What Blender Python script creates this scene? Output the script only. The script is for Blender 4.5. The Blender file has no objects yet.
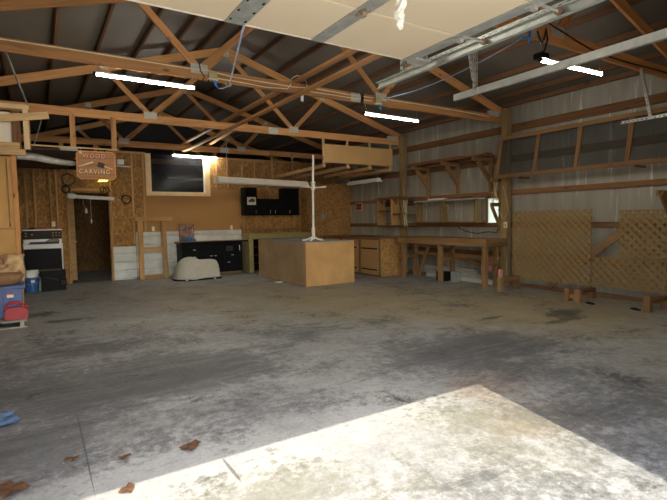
import bpy, bmesh, math, random
from mathutils import Vector as V, Matrix as MX, Quaternion
random.seed(7)
SC = bpy.context.scene
COL = SC.collection
WM = {}
I4 = MX.Identity(4)

# ------------------------------------------------------------------ materials
MATS = {}
def nodes(name):
    m = bpy.data.materials.new(name); m.use_nodes = True
    nt = m.node_tree; nt.nodes.clear()
    out = nt.nodes.new('ShaderNodeOutputMaterial')
    b = nt.nodes.new('ShaderNodeBsdfPrincipled')
    nt.links.new(b.outputs[0], out.inputs[0])
    MATS[name] = m
    return m, nt, b, out
def N(nt, typ, **kw):
    n = nt.nodes.new(typ)
    for k, v in kw.items():
        if hasattr(n, k): setattr(n, k, v)
        else: n.inputs[k].default_value = v
    return n
def ramp(nt, stops, interp='LINEAR'):
    r = nt.nodes.new('ShaderNodeValToRGB'); cr = r.color_ramp; cr.interpolation = interp
    while len(cr.elements) > 1: cr.elements.remove(cr.elements[-1])
    for i, (p, c) in enumerate(stops):
        e = cr.elements[0] if i == 0 else cr.elements.new(p)
        e.position = p; e.color = (c[0], c[1], c[2], 1)
    return r
def mixc(nt, a, b, f, mode='MIX'):
    m = nt.nodes.new('ShaderNodeMix'); m.data_type = 'RGBA'; m.blend_type = mode
    for sock, val in ((m.inputs[0], f), (m.inputs[6], a), (m.inputs[7], b)):
        if hasattr(val, 'is_linked') or isinstance(val, bpy.types.NodeSocket): nt.links.new(val, sock)
        elif isinstance(val, (int, float)): sock.default_value = val
        else: sock.default_value = (val[0], val[1], val[2], 1)
    return m.outputs[2]
def scl(c, k): return tuple(min(1, x*k) for x in c)
def plain(name, c, rough=.6, metal=0, var=.12, scale=6, spec=.35, bump=0):
    m, nt, b, o = nodes(name)
    tc = N(nt, 'ShaderNodeTexCoord')
    nz = N(nt, 'ShaderNodeTexNoise', Scale=scale, Detail=4)
    nt.links.new(tc.outputs['Object'], nz.inputs['Vector'])
    r = ramp(nt, [(.3, scl(c, 1-var)), (.7, scl(c, 1+var))])
    nt.links.new(nz.outputs[0], r.inputs[0]); nt.links.new(r.outputs[0], b.inputs['Base Color'])
    b.inputs['Roughness'].default_value = rough; b.inputs['Metallic'].default_value = metal
    b.inputs['Specular IOR Level'].default_value = spec
    return m
def wood(name, c, dark=.62, rough=.75, knots=True, tone=.25):
    m, nt, b, o = nodes(name)
    tc = N(nt, 'ShaderNodeTexCoord'); oi = N(nt, 'ShaderNodeObjectInfo')
    add = N(nt, 'ShaderNodeVectorMath', operation='ADD')
    mul = N(nt, 'ShaderNodeMath', operation='MULTIPLY'); mul.inputs[1].default_value = 37
    nt.links.new(oi.outputs['Random'], mul.inputs[0])
    nt.links.new(tc.outputs['Object'], add.inputs[0]); nt.links.new(mul.outputs[0], add.inputs[1])
    mp = N(nt, 'ShaderNodeMapping'); mp.inputs['Scale'].default_value = (1.1, 17, 17)
    nt.links.new(add.outputs[0], mp.inputs[0])
    nz = N(nt, 'ShaderNodeTexNoise', Scale=1.6, Detail=5, Roughness=.6, Distortion=.4)
    nt.links.new(mp.outputs[0], nz.inputs['Vector'])
    r = ramp(nt, [(.28, scl(c, dark)), (.5, c), (.75, scl(c, 1.2))])
    nt.links.new(nz.outputs[0], r.inputs[0])
    col = r.outputs[0]
    if knots:
        mp2 = N(nt, 'ShaderNodeMapping'); mp2.inputs['Scale'].default_value = (2.2, 6, 6)
        nt.links.new(add.outputs[0], mp2.inputs[0])
        vo = N(nt, 'ShaderNodeTexVoronoi', Scale=1.0)
        nt.links.new(mp2.outputs[0], vo.inputs['Vector'])
        rk = ramp(nt, [(.05, (1, 1, 1)), (.13, (0, 0, 0))])
        nt.links.new(vo.outputs['Distance'], rk.inputs[0])
        col = mixc(nt, col, scl(c, .35), rk.outputs[0])
    hs = N(nt, 'ShaderNodeHueSaturation')
    mr = N(nt, 'ShaderNodeMapRange'); mr.inputs['To Min'].default_value = 1-tone; mr.inputs['To Max'].default_value = 1+tone*.7
    nt.links.new(oi.outputs['Random'], mr.inputs[0]); nt.links.new(mr.outputs[0], hs.inputs['Value'])
    nt.links.new(col, hs.inputs['Color']); nt.links.new(hs.outputs[0], b.inputs['Base Color'])
    b.inputs['Roughness'].default_value = rough; b.inputs['Specular IOR Level'].default_value = .25
    return m
def osb(name, c):
    m, nt, b, o = nodes(name)
    tc = N(nt, 'ShaderNodeTexCoord')
    mp = N(nt, 'ShaderNodeMapping'); mp.inputs['Scale'].default_value = (1, 1, .55)
    nt.links.new(tc.outputs['Object'], mp.inputs[0])
    nz = N(nt, 'ShaderNodeTexNoise', Scale=7, Detail=3); nt.links.new(mp.outputs[0], nz.inputs['Vector'])
    v1 = mixc(nt, mp.outputs[0], nz.outputs['Color'], .12)
    vo = N(nt, 'ShaderNodeTexVoronoi', Scale=34); nt.links.new(v1, vo.inputs['Vector'])
    sep = N(nt, 'ShaderNodeSeparateColor'); nt.links.new(vo.outputs['Color'], sep.inputs[0])
    r = ramp(nt, [(0, scl(c, .68)), (.35, scl(c, .9)), (.7, scl(c, 1.08)), (1, scl(c, 1.4))])
    nt.links.new(sep.outputs[0], r.inputs[0])
    n2 = N(nt, 'ShaderNodeTexNoise', Scale=1.3, Detail=3); nt.links.new(tc.outputs['Object'], n2.inputs['Vector'])
    r2 = ramp(nt, [(.3, (.75, .75, .75)), (.7, (1.1, 1.08, 1.05))]); nt.links.new(n2.outputs[0], r2.inputs[0])
    nt.links.new(mixc(nt, r.outputs[0], r2.outputs[0], 1.0, 'MULTIPLY'), b.inputs['Base Color'])
    b.inputs['Roughness'].default_value = .8; b.inputs['Specular IOR Level'].default_value = .2
    return m
def emit(name, c, s):
    m, nt, b, o = nodes(name)
    b.inputs['Base Color'].default_value = (.9, .9, .9, 1)
    b.inputs['Emission Color'].default_value = (*c, 1); b.inputs['Emission Strength'].default_value = s
    return m

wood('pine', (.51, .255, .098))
wood('pine_pale', (.60, .40, .19), tone=.12)
wood('stud_pine', (.46, .27, .11))
wood('brown_lumber', (.19, .092, .037), tone=.35)
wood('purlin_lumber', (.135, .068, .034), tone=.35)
wood('bench_lumber', (.25, .138, .056), tone=.2)
wood('post_lumber', (.25, .17, .075), tone=.2)
wood('gray_lumber', (.42, .41, .36), knots=False)
wood('dark_deck', (.085, .06, .042), knots=False)
wood('log_wood', (.30, .17, .085), tone=.2)
wood('pallet_wood', (.30, .25, .19), knots=False)
wood('lattice_wood', (.27, .172, .066), knots=False, tone=.1)
wood('sign_wood', (.42, .20, .085), knots=False, tone=.05)
wood('door_slab', (.36, .24, .11), knots=False, tone=.05)
osb('osb', (.36, .20, .072)); osb('osb_shaded', (.13, .072, .03))
plain('hardboard', (.37, .20, .07), .7, var=.06, scale=1.5)
plain('ply_orange', (.56, .34, .135), .7, var=.07, scale=3)
plain('plywood', (.47, .275, .11), .7, var=.16, scale=3)
plain('plywood_shaded', (.32, .215, .115), .75, var=.22, scale=2.2)  # island plywood again, darker and greyer: side shade put into the colour
plain('closet_ply', (.50, .29, .10), .7, var=.12, scale=3)
plain('island_top', (.30, .28, .24), .6, var=.12, scale=5)
plain('black_paint', (.006, .007, .008), .5, var=.2, spec=.06)
plain('black_plastic', (.008, .008, .009), .5, spec=.08)
plain('counter_brown', (.20, .13, .07), .5, var=.2)
plain('olive_paint', (.33, .27, .12), .65, var=.1)
plain('cream_panel', (.80, .655, .43), .6, var=.035, scale=1.2)
plain('cream_edge', (.84, .74, .56), .6, var=.03)
plain('galvanized', (.42, .43, .38), .5, .35, var=.16, scale=14, spec=.4)
plain('joint_gray', (.33, .29, .22), .7)
plain('plate_steel', (.50, .49, .42), .5, .3, var=.12, scale=20)
plain('rusty_plate', (.36, .29, .19), .6, .3, var=.4, scale=40)
plain('rust_iron', (.22, .13, .07), .7, .3, var=.4, scale=30)
plain('white_paint', (.74, .73, .66), .5, var=.06)
plain('white_plastic', (.78, .78, .74), .4, var=.05)
plain('cream_enamel', (.88, .83, .70), .5, var=.04)
plain('window_trim', (.72, .53, .29), .6, var=.07)
plain('white_enamel', (.70, .71, .72), .3, var=.04)
plain('dark_enamel', (.022, .019, .015), .45, var=.2, spec=.1)
plain('oven_glass', (.004, .004, .005), .3, spec=.03)
plain('grey_plastic', (.46, .445, .37), .6, var=.06, scale=20)
plain('tote_blue', (.085, .115, .25), .5, var=.08)
plain('tool_blue', (.035, .05, .10), .6, spec=.1)
plain('tote_grey', (.14, .16, .21), .5, var=.08)
plain('red_plastic', (.33, .022, .028), .42, var=.1)
plain('bucket_blue', (.03, .10, .30), .45, var=.1)
plain('cloth_blue', (.06, .12, .27), .9, var=.3, scale=25)
plain('blue_plastic', (.02, .22, .62), .4)
plain('blue_rope', (.30, .38, .55), .8)
plain('pale_cable', (.75, .66, .46), .6)
plain('black_cable', (.012, .012, .012), .5)
plain('tan_cord', (.50, .38, .20), .7)
plain('chain_steel', (.33, .33, .31), .4, .7)
plain('brass', (.75, .5, .12), .3, .8)
plain('silver_handle', (.6, .6, .58), .3, .8)
plain('ivory_plastic', (.72, .66, .48), .4)
plain('box_beige', (.42, .36, .18), .6)
plain('insulation_roll', (.68, .66, .58), .45, var=.25, scale=9)
plain('foam', (.93, .90, .76), .9, var=.1, scale=30)
plain('foam_yellow', (.75, .52, .10), .9, var=.2, scale=30)
plain('pink_foam', (.52, .22, .20), .8, var=.1)
plain('gray_block', (.26, .26, .24), .9, var=.15, scale=12)
plain('leaf', (.20, .10, .05), .8, var=.3, scale=30)
plain('paper_blue', (.17, .27, .42), .6, var=.3, scale=20)
plain('letter_dark', (.035, .025, .03), .6)
plain('letter_red', (.78, .40, .30), .6, var=.15, scale=40)
plain('letter_gold', (.80, .62, .38), .6, var=.15, scale=40)
plain('sign_red', (.42, .02, .02), .5)
plain('paper_white', (.70, .66, .52), .7, var=.04)
plain('ink_dark', (.05, .06, .07), .7)
plain('tooth_white', (.62, .60, .56), .4)
plain('gravel', (.48, .45, .40), .9, var=.2, scale=30)
plain('concrete_block', (.40, .39, .36), .85, var=.1, scale=5)
plain('attic_dark', (.018, .017, .016), .9)  # near-black gable colour that paints in the dark of the attic
plain('lumber_side', (.6, .5, .35), .8)
emit('led', (1.0, .94, .82), 120)
emit('led_yellow', (1.0, .82, .10), 1.6)

# foil insulation on the right wall: grey, pale vertical drips
m, nt, b, o = nodes('foil')
tc = N(nt, 'ShaderNodeTexCoord'); mp = N(nt, 'ShaderNodeMapping'); mp.inputs['Scale'].default_value = (6, 6, .7)
nt.links.new(tc.outputs['Object'], mp.inputs[0])
nz = N(nt, 'ShaderNodeTexNoise', Scale=1.0, Detail=5); nt.links.new(mp.outputs[0], nz.inputs['Vector'])
r = ramp(nt, [(.3, (.255, .235, .19)), (.55, (.32, .30, .25)), (.75, (.39, .37, .32))]); nt.links.new(nz.outputs[0], r.inputs[0])
mp2 = N(nt, 'ShaderNodeMapping'); mp2.inputs['Scale'].default_value = (9, 9, .45); nt.links.new(tc.outputs['Object'], mp2.inputs[0])
n2 = N(nt, 'ShaderNodeTexNoise', Scale=1.5, Detail=6, Roughness=.65); nt.links.new(mp2.outputs[0], n2.inputs['Vector'])
r2 = ramp(nt, [(.60, (0, 0, 0)), (.66, (1, 1, 1))]); nt.links.new(n2.outputs[0], r2.inputs[0])
c1 = mixc(nt, r.outputs[0], (.58, .57, .52), r2.outputs[0])
br = N(nt, 'ShaderNodeTexBrick', Scale=1.0); br.offset = 0
nt.links.new(c1, b.inputs['Base Color'])
b.inputs['Roughness'].default_value = .5; b.inputs['Metallic'].default_value = .15

# roof underside
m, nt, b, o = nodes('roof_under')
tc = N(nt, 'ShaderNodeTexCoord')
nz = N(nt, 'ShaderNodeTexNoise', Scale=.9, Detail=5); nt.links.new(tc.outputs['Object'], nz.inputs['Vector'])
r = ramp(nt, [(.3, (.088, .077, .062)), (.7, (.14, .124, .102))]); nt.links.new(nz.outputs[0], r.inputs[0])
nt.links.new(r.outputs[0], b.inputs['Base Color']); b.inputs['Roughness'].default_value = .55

# corrugated wainscot
m, nt, b, o = nodes('corrugated_white')
tc = N(nt, 'ShaderNodeTexCoord'); nz = N(nt, 'ShaderNodeTexNoise', Scale=3, Detail=5); nt.links.new(tc.outputs['Object'], nz.inputs['Vector'])
r = ramp(nt, [(.25, (.42, .44, .43)), (.6, (.60, .62, .61)), (.8, (.68, .69, .67))]); nt.links.new(nz.outputs[0], r.inputs[0])
nt.links.new(r.outputs[0], b.inputs['Base Color']); b.inputs['Roughness'].default_value = .5; b.inputs['Metallic'].default_value = .1

# concrete floor with stains
m, nt, b, o = nodes('concrete')
tc = N(nt, 'ShaderNodeTexCoord')
po_ = N(nt, 'ShaderNodeVectorMath', operation='ADD'); po_.inputs[1].default_value = (3.345, 7.945, 0)      # slab centre -> room coordinates
nt.links.new(tc.outputs['Object'], po_.inputs[0]); P = po_.outputs[0]
def noise(scale, detail=6, rough=.6, dist=0, mapping=None, loc=(0, 0, 0)):
    src = P
    mp = N(nt, 'ShaderNodeMapping'); mp.inputs['Location'].default_value = loc
    mp.inputs['Scale'].default_value = mapping or (1, 1, 1)
    nt.links.new(P, mp.inputs[0])
    n = N(nt, 'ShaderNodeTexNoise', Scale=scale, Detail=detail, Roughness=rough, Distortion=dist)
    nt.links.new(mp.outputs[0], n.inputs['Vector']); return n.outputs[0]
def thr(v, a, bb):
    r = ramp(nt, [(a, (0, 0, 0)), (bb, (1, 1, 1))]); nt.links.new(v, r.inputs[0]); return r.outputs[0]
def mth(op, u, v=None):
    n = N(nt, 'ShaderNodeMath', operation=op)
    for i, q in enumerate((u, v)):
        if q is None: continue
        if isinstance(q, (int, float)): n.inputs[i].default_value = q
        else: nt.links.new(q, n.inputs[i])
    return n.outputs[0]
def blot(cx, cy, rx, ry):
    d = N(nt, 'ShaderNodeVectorMath', operation='SUBTRACT'); d.inputs[1].default_value = (cx, cy, 0); nt.links.new(P, d.inputs[0])
    e = N(nt, 'ShaderNodeVectorMath', operation='MULTIPLY'); e.inputs[1].default_value = (1/rx, 1/ry, 0); nt.links.new(d.outputs[0], e.inputs[0])
    l = N(nt, 'ShaderNodeVectorMath', operation='LENGTH'); nt.links.new(e.outputs[0], l.inputs[0])
    return mth('MAXIMUM', mth('SUBTRACT', 1.0, l.outputs['Value']), 0.0)
def field(lst):
    t = None
    for (w, *args) in lst:
        q = mth('MULTIPLY', blot(*args), w); t = q if t is None else mth('ADD', t, q)
    return t
big = noise(.35, 3, .5, 0, loc=(2.2, .4, 0))
fine = noise(7, 10, .8); mid = noise(1.3, 10, .72, .15, loc=(5, 3, 0)); speck = noise(45, 5, .75); grit = noise(14, 8, .8, 0, loc=(3, 8, 0))
r0 = ramp(nt, [(.32, (.185, .18, .166)), (.5, (.262, .256, .236)), (.68, (.36, .352, .325))]); nt.links.new(fine, r0.inputs[0])
c = r0.outputs[0]
def grain(f, k1, k2, lo, hi):                # stain field broken up by coarse and fine noise
    t = mth('ADD', f, mth('ADD', mth('MULTIPLY', mth('SUBTRACT', mid, .5), k1), mth('MULTIPLY', mth('SUBTRACT', grit, .5), k2)))
    return thr(t, lo, hi)
tan = field([(.5, 3.8, 7.2, 3.4, 3.0), (.5, 5.8, 5.2, 3.0, 3.0), (.4, 6.2, 3.9, 2.4, 1.8), (.3, 2.2, 9.4, 2.6, 2.4)])
c = mixc(nt, c, (.27, .205, .098), mixc(nt, (0, 0, 0), grain(tan, .9, .5, .10, .46), .72))
rust = field([(.45, 3.5, 2.75, 1.1, .6), (.40, 3.0, 1.9, .7, .9), (.3, 2.9, 2.5, .6, .4), (.35, 2.5, 1.9, .5, .4)])
c = mixc(nt, c, (.255, .155, .085), mixc(nt, (0, 0, 0), grain(rust, 1.0, .8, .18, .42), .5))
pale = field([(.4, 1.05, 6.9, 1.3, .55), (.45, .45, 2.95, 1.0, .8), (.5, 1.9, 4.6, 1.7, .8), (.5, 1.2, 2.4, 2.0, .8), (.4, 3.2, 6.2, .35, .25), (.3, 2.2, 3.0, 1.2, .8)])
c = mixc(nt, c, (.40, .39, .355), mixc(nt, (0, 0, 0), grain(pale, 1.1, .8, .16, .40), .62))
dk = field([(.42, -.2, 4.6, 2.0, 1.9), (.38, .8, 4.2, 1.3, 1.0), (.34, 1.5, 4.1, 1.2, .8), (.45, -.3, 3.2, 1.2, .9), (.36, 2.5, 4.9, 1.9, 1.0), (.34, 1.3, 3.0, 1.0, .6), (.42, 3.5, 3.2, 1.9, 1.1), (.45, 3.4, 1.7, 1.0, 1.3), (.34, 4.1, 3.4, 1.7, 1.2), (.34, .4, 5.9, 2.2, .8), (.25, 1.8, 1.6, 1.2, .9), (.2, 6, 6, 2, 2)])
moss = field([(.5, 1.6, 1.7, 1.8, 1.1), (.4, 2.6, 2.0, .9, .8), (.4, .8, 2.0, .8, .5)])
c = mixc(nt, c, (.165, .155, .105), mixc(nt, (0, 0, 0), grain(moss, 2.0, 2.2, .22, .50), .7))
c = mixc(nt, c, (.095, .093, .09), mixc(nt, (0, 0, 0), grain(dk, 2.0, 1.7, .10, .42), .78))
streak = noise(3.0, 10, .85, .2, (.40, 2.2, 1), (3, 1, 0))
c = mixc(nt, c, (.062, .06, .058), mixc(nt, (0, 0, 0), thr(mth('ADD', mth('MULTIPLY', dk, .30), streak), .60, .70), .65))
oil = field([(.9, 6.3, 3.82, .75, .22), (.8, 5.75, 3.55, .7, .17), (.7, .0, 8.3, .45, .45), (.7, .3, 7.6, .4, .2), (.6, .95, 3.55, .16, .13), (.7, 5.2, 4.2, .35, .1)])
c = mixc(nt, c, (.03, .029, .028), mixc(nt, (0, 0, 0), grain(oil, 2.0, 1.6, .28, .45), .75))
crack = field([(1, .185, 3.2, .006, .75), (1, 1.05, 4.4, .005, .5), (1, .84, 2.42, .012, .17)])
c = mixc(nt, c, (.05, .05, .05), mixc(nt, (0, 0, 0), thr(crack, .05, .3), .7))
chips = thr(noise(18, 3, .6, 0, loc=(4, 4, 0)), .70, .73)
c = mixc(nt, c, (.50, .47, .40), mixc(nt, (0, 0, 0), chips, .5))
sp = ramp(nt, [(.3, (.8, .8, .8)), (.6, (1.05, 1.05, 1.05))]); nt.links.new(speck, sp.inputs[0])
c = mixc(nt, c, sp.outputs[0], 1.0, 'MULTIPLY')
nt.links.new(c, b.inputs['Base Color'])
rr = ramp(nt, [(.3, (.5, .5, .5)), (.7, (.75, .75, .75))]); nt.links.new(mid, rr.inputs[0]); nt.links.new(rr.outputs[0], b.inputs['Roughness'])
b.inputs['Specular IOR Level'].default_value = .35
bp = N(nt, 'ShaderNodeBump', Strength=.12, Distance=.01); nt.links.new(fine, bp.inputs['Height']); nt.links.new(bp.outputs[0], b.inputs['Normal'])

# poster print, screens, glass
m, nt, b, o = nodes('poster_print')
tc = N(nt, 'ShaderNodeTexCoord'); vo = N(nt, 'ShaderNodeTexNoise', Scale=11, Detail=3, Distortion=1.2); nt.links.new(tc.outputs['Object'], vo.inputs['Vector'])
r = ramp(nt, [(.3, (.02, .02, .025)), (.45, (.16, .09, .07)), (.55, (.35, .16, .10)), (.62, (.10, .08, .08)), (.7, (.55, .48, .42))]); nt.links.new(vo.outputs[0], r.inputs[0])
nt.links.new(r.outputs[0], b.inputs['Base Color']); b.inputs['Roughness'].default_value = .4
def seethrough(name, c, f, rough=.8):
    m, nt, b, o = nodes(name)
    b.inputs['Base Color'].default_value = (*c, 1); b.inputs['Roughness'].default_value = rough
    t = N(nt, 'ShaderNodeBsdfTransparent'); mx = N(nt, 'ShaderNodeMixShader'); mx.inputs[0].default_value = f
    b.inputs['Specular IOR Level'].default_value = .06
    nt.links.new(t.outputs[0], mx.inputs[1]); nt.links.new(b.outputs[0], mx.inputs[2]); nt.links.new(mx.outputs[0], o.inputs[0])
seethrough('screen_mesh', (.085, .088, .078), .36)
seethrough('dark_glass', (.012, .012, .013), .55, .12)
m, nt, b, o = nodes('frosted_pane')
tl = N(nt, 'ShaderNodeBsdfTranslucent'); tl.inputs[0].default_value = (.66, .62, .50, 1)
nt.links.new(tl.outputs[0], o.inputs[0])

# ------------------------------------------------------------------ mesh helpers
def M(n): return MATS[n]
def link(name, me, mat, parent, mtx):
    if mat: me.materials.append(M(mat))
    o = bpy.data.objects.new(name, me); COL.objects.link(o)
    o.matrix_basis = mtx
    if parent is not None:
        o.parent = parent; o.matrix_parent_inverse = WM[parent].inverted()
    WM[o] = mtx.copy()
    return o
def fin(name, bm, mat, parent=None, origin=None, smooth=False):
    """world-space bmesh -> one object with its origin at the bbox centre"""
    if origin is None:
        lo = V([min(v.co[i] for v in bm.verts) for i in range(3)]); hi = V([max(v.co[i] for v in bm.verts) for i in range(3)])
        origin = (lo+hi)/2
    origin = V(origin)
    for v in bm.verts: v.co -= origin
    bmesh.ops.recalc_face_normals(bm, faces=bm.faces)
    if smooth:
        for f in bm.faces: f.smooth = True
    me = bpy.data.meshes.new(name); bm.to_mesh(me); bm.free()
    if smooth: me.set_sharp_from_angle(angle=math.radians(40))
    return link(name, me, mat, parent, MX.Translation(origin))
def bmbox(bm, lo, hi):
    x0, y0, z0 = lo; x1, y1, z1 = hi
    vs = [bm.verts.new(p) for p in ((x0,y0,z0),(x1,y0,z0),(x1,y1,z0),(x0,y1,z0),(x0,y0,z1),(x1,y0,z1),(x1,y1,z1),(x0,y1,z1))]
    return [bm.faces.new([vs[i] for i in q]) for q in ((3,2,1,0),(4,5,6,7),(0,1,5,4),(1,2,6,5),(2,3,7,6),(3,0,4,7))]
def board(name, p, q, w, h, mat, parent=None, up=(0, 0, 1), bev=.004):
    """timber from p to q; w = size sideways, h = size along `up`; grain runs on local X"""
    p, q = V(p), V(q); d = q-p; L = d.length; x = d/L; u = V(up)
    if abs(x.dot(u)) > .98: u = V((0, 1, 0))
    z = (u-x*x.dot(u)).normalized(); y = z.cross(x)
    bm = bmesh.new(); bmbox(bm, (-L/2, -w/2, -h/2), (L/2, w/2, h/2))
    if bev: bmesh.ops.bevel(bm, geom=bm.edges[:], offset=min(bev, w*.2, h*.2), segments=1, affect='EDGES')
    me = bpy.data.meshes.new(name); bmesh.ops.recalc_face_normals(bm, faces=bm.faces); bm.to_mesh(me); bm.free()
    mt = MX(((x.x, y.x, z.x, 0), (x.y, y.y, z.y, 0), (x.z, y.z, z.z, 0), (0, 0, 0, 1)))
    return link(name, me, mat, parent, MX.Translation((p+q)/2) @ mt)
def box(name, lo, hi, mat, parent=None, bev=.003):
    """axis-aligned box, grain along its longest side"""
    lo, hi = V(lo), V(hi); s = hi-lo; c = (lo+hi)/2; k = max(range(3), key=lambda i: s[i])
    if k == 0: return board(name, (lo.x, c.y, c.z), (hi.x, c.y, c.z), s.y, s.z, mat, parent, (0, 0, 1), bev)
    if k == 1: return board(name, (c.x, lo.y, c.z), (c.x, hi.y, c.z), s.x, s.z, mat, parent, (0, 0, 1), bev)
    return board(name, (c.x, c.y, lo.z), (c.x, c.y, hi.z), s.x, s.y, mat, parent, (0, 1, 0), bev)
def bmtube(bm, pts, r, seg=8, closed=False):
    pts = [V(p) for p in pts]; n = len(pts); rings = []; ref = None
    for i, p in enumerate(pts):
        if closed: t = (pts[(i+1) % n]-pts[i-1]).normalized()
        else: t = (pts[min(i+1, n-1)]-pts[max(i-1, 0)]).normalized()
        if ref is None: ref = t.orthogonal().normalized()
        ref = (ref-t*ref.dot(t)).normalized(); bn = t.cross(ref)
        rr = r[i] if isinstance(r, (list, tuple)) else r
        rings.append([bm.verts.new(p+(ref*math.cos(a)+bn*math.sin(a))*rr) for a in [2*math.pi*k/seg for k in range(seg)]])
    for i in range(n if closed else n-1):
        a, b2 = rings[i], rings[(i+1) % n]
        for k in range(seg):
            bm.faces.new((a[k], a[(k+1) % seg], b2[(k+1) % seg], b2[k]))
    if not closed:
        bm.faces.new(rings[0][::-1]); bm.faces.new(rings[-1])
def tube(name, pts, r, mat, parent=None, seg=8, closed=False):
    bm = bmesh.new(); bmtube(bm, pts, r, seg, closed); return fin(name, bm, mat, parent, smooth=True)
def lathe(name, prof, c, mat, parent=None, seg=28, axis='Z', smooth=True):
    bm = bmesh.new(); rings = []
    for (r, h) in prof:
        ring = []
        for k in range(seg):
            a = 2*math.pi*k/seg; x, y = math.cos(a)*r, math.sin(a)*r
            p = (x, y, h) if axis == 'Z' else (h, x, y) if axis == 'X' else (x, h, y)
            ring.append(bm.verts.new(V(c)+V(p)))
        rings.append(ring)
    for a, b2 in zip(rings, rings[1:]):
        for k in range(seg): bm.faces.new((a[k], a[(k+1) % seg], b2[(k+1) % seg], b2[k]))
    bm.faces.new(rings[0][::-1]); bm.faces.new(rings[-1])
    return fin(name, bm, mat, parent, smooth=smooth)
def prism(name, poly, axis, a, b2, mat, parent=None, smooth=False, bev=0):
    """polygon in the plane across `axis` extruded from a to b2"""
    def p3(u, v, w): return {'X': (w, u, v), 'Y': (u, w, v), 'Z': (u, v, w)}[axis]
    bm = bmesh.new(); A = [bm.verts.new(p3(u, v, a)) for u, v in poly]; B = [bm.verts.new(p3(u, v, b2)) for u, v in poly]
    bm.faces.new(A); bm.faces.new(B[::-1]); n = len(poly)
    for i in range(n): bm.faces.new((A[i], A[(i+1) % n], B[(i+1) % n], B[i]))
    if bev: bmesh.ops.bevel(bm, geom=bm.edges[:], offset=bev, segments=2, affect='EDGES')
    return fin(name, bm, mat, parent, smooth=smooth)
def multibox(name, boxes, mat, parent=None):
    bm = bmesh.new()
    for lo, hi in boxes: bmbox(bm, lo, hi)
    return fin(name, bm, mat, parent)
def catenary(p, q, sag, n=14):
    p, q = V(p), V(q)
    return [p.lerp(q, i/n)-V((0, 0, sag*4*(i/n)*(1-i/n))) for i in range(n+1)]
def chain(name, p, q, parent=None, link_len=.032, r=.0032):
    p, q = V(p), V(q); d = q-p; L = d.length; t = d/L; a = t.orthogonal().normalized(); b2 = t.cross(a)
    n = max(2, int(L/(link_len*.78))); bm = bmesh.new()
    for i in range(n):
        c = p+d*((i+.5)/n); s = a if i % 2 else b2
        bmtube(bm, [c+t*math.cos(x)*link_len*.5+s*math.sin(x)*link_len*.27 for x in [2*math.pi*k/8 for k in range(8)]], r, 4, True)
    return fin(name, bm, 'chain_steel', parent)
def text(name, s, size, mtx, mat, parent, extrude=.004, fat=.016):
    cu = bpy.data.curves.new(name, 'FONT'); cu.body = s; cu.size = size; cu.extrude = extrude; cu.align_x = 'CENTER'; cu.align_y = 'CENTER'
    cu.offset = size*fat; cu.space_character = 1.30
    tmp = bpy.data.objects.new(name+'_tmp', cu); COL.objects.link(tmp)
    dg = bpy.context.evaluated_depsgraph_get(); me = bpy.data.meshes.new_from_object(tmp.evaluated_get(dg))
    bpy.data.objects.remove(tmp); bpy.data.curves.remove(cu); me.materials.clear(); me.name = name
    return link(name, me, mat, parent, mtx)
FACE = MX(((1, 0, 0, 0), (0, 0, -1, 0), (0, 1, 0, 0), (0, 0, 0, 1)))      # lettering that faces -Y
FACEX = MX(((0, 0, -1, 0), (-1, 0, 0, 0), (0, 1, 0, 0), (0, 0, 0, 1)))    # lettering that faces -X

def thing(name, label, cat, loc, group=None):
    o = bpy.data.objects.new(name, None); COL.objects.link(o); o.empty_display_size = .1
    o.location = loc; WM[o] = MX.Translation(V(loc)); return tag(o, label, cat, group)
def tag(o, label, cat, group=None, kind=None):
    o['label'] = label; o['category'] = cat
    if group: o['group'] = group
    if kind: o['kind'] = kind
    return o
def struct(o, label=None, cat=None):
    o['kind'] = 'structure'
    if label: o['label'] = label
    if cat: o['category'] = cat
    return o
ORD = ['first', 'second', 'third', 'fourth', 'fifth', 'sixth', 'seventh', 'eighth', 'ninth', 'tenth']

XL, XR, YF, YB, YE = -1.24, 7.93, .33, 12.33, 15.45     # left wall, right wall, door wall, partition, far end
XM = 3.34; SL = .30
def zdeck(x): return 4.90-SL*abs(x-XM)

# ------------------------------------------------------------------ room shell
bmq = bmesh.new(); bmbox(bmq, (XL-.2, .24, -.12), (XR+.2, YE+.2, 0))
struct(fin('floor', bmq, 'concrete'), 'stained grey concrete slab of the barn garage', 'floor')
struct(box('ground', (-30, -30, -.20), (40, .24, -.015), 'gravel', bev=0), 'pale gravel drive outside the open garage door', 'ground')
bm = bmesh.new()
prof = [(XL-.25, zdeck(XL-.25)), (XM, zdeck(XM)), (XR+.25, zdeck(XR+.25)), (XR+.25, zdeck(XR+.25)+.05), (XM, zdeck(XM)+.05), (XL-.25, zdeck(XL-.25)+.05)]
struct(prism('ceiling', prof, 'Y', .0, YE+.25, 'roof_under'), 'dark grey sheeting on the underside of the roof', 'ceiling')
bm.free()
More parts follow.
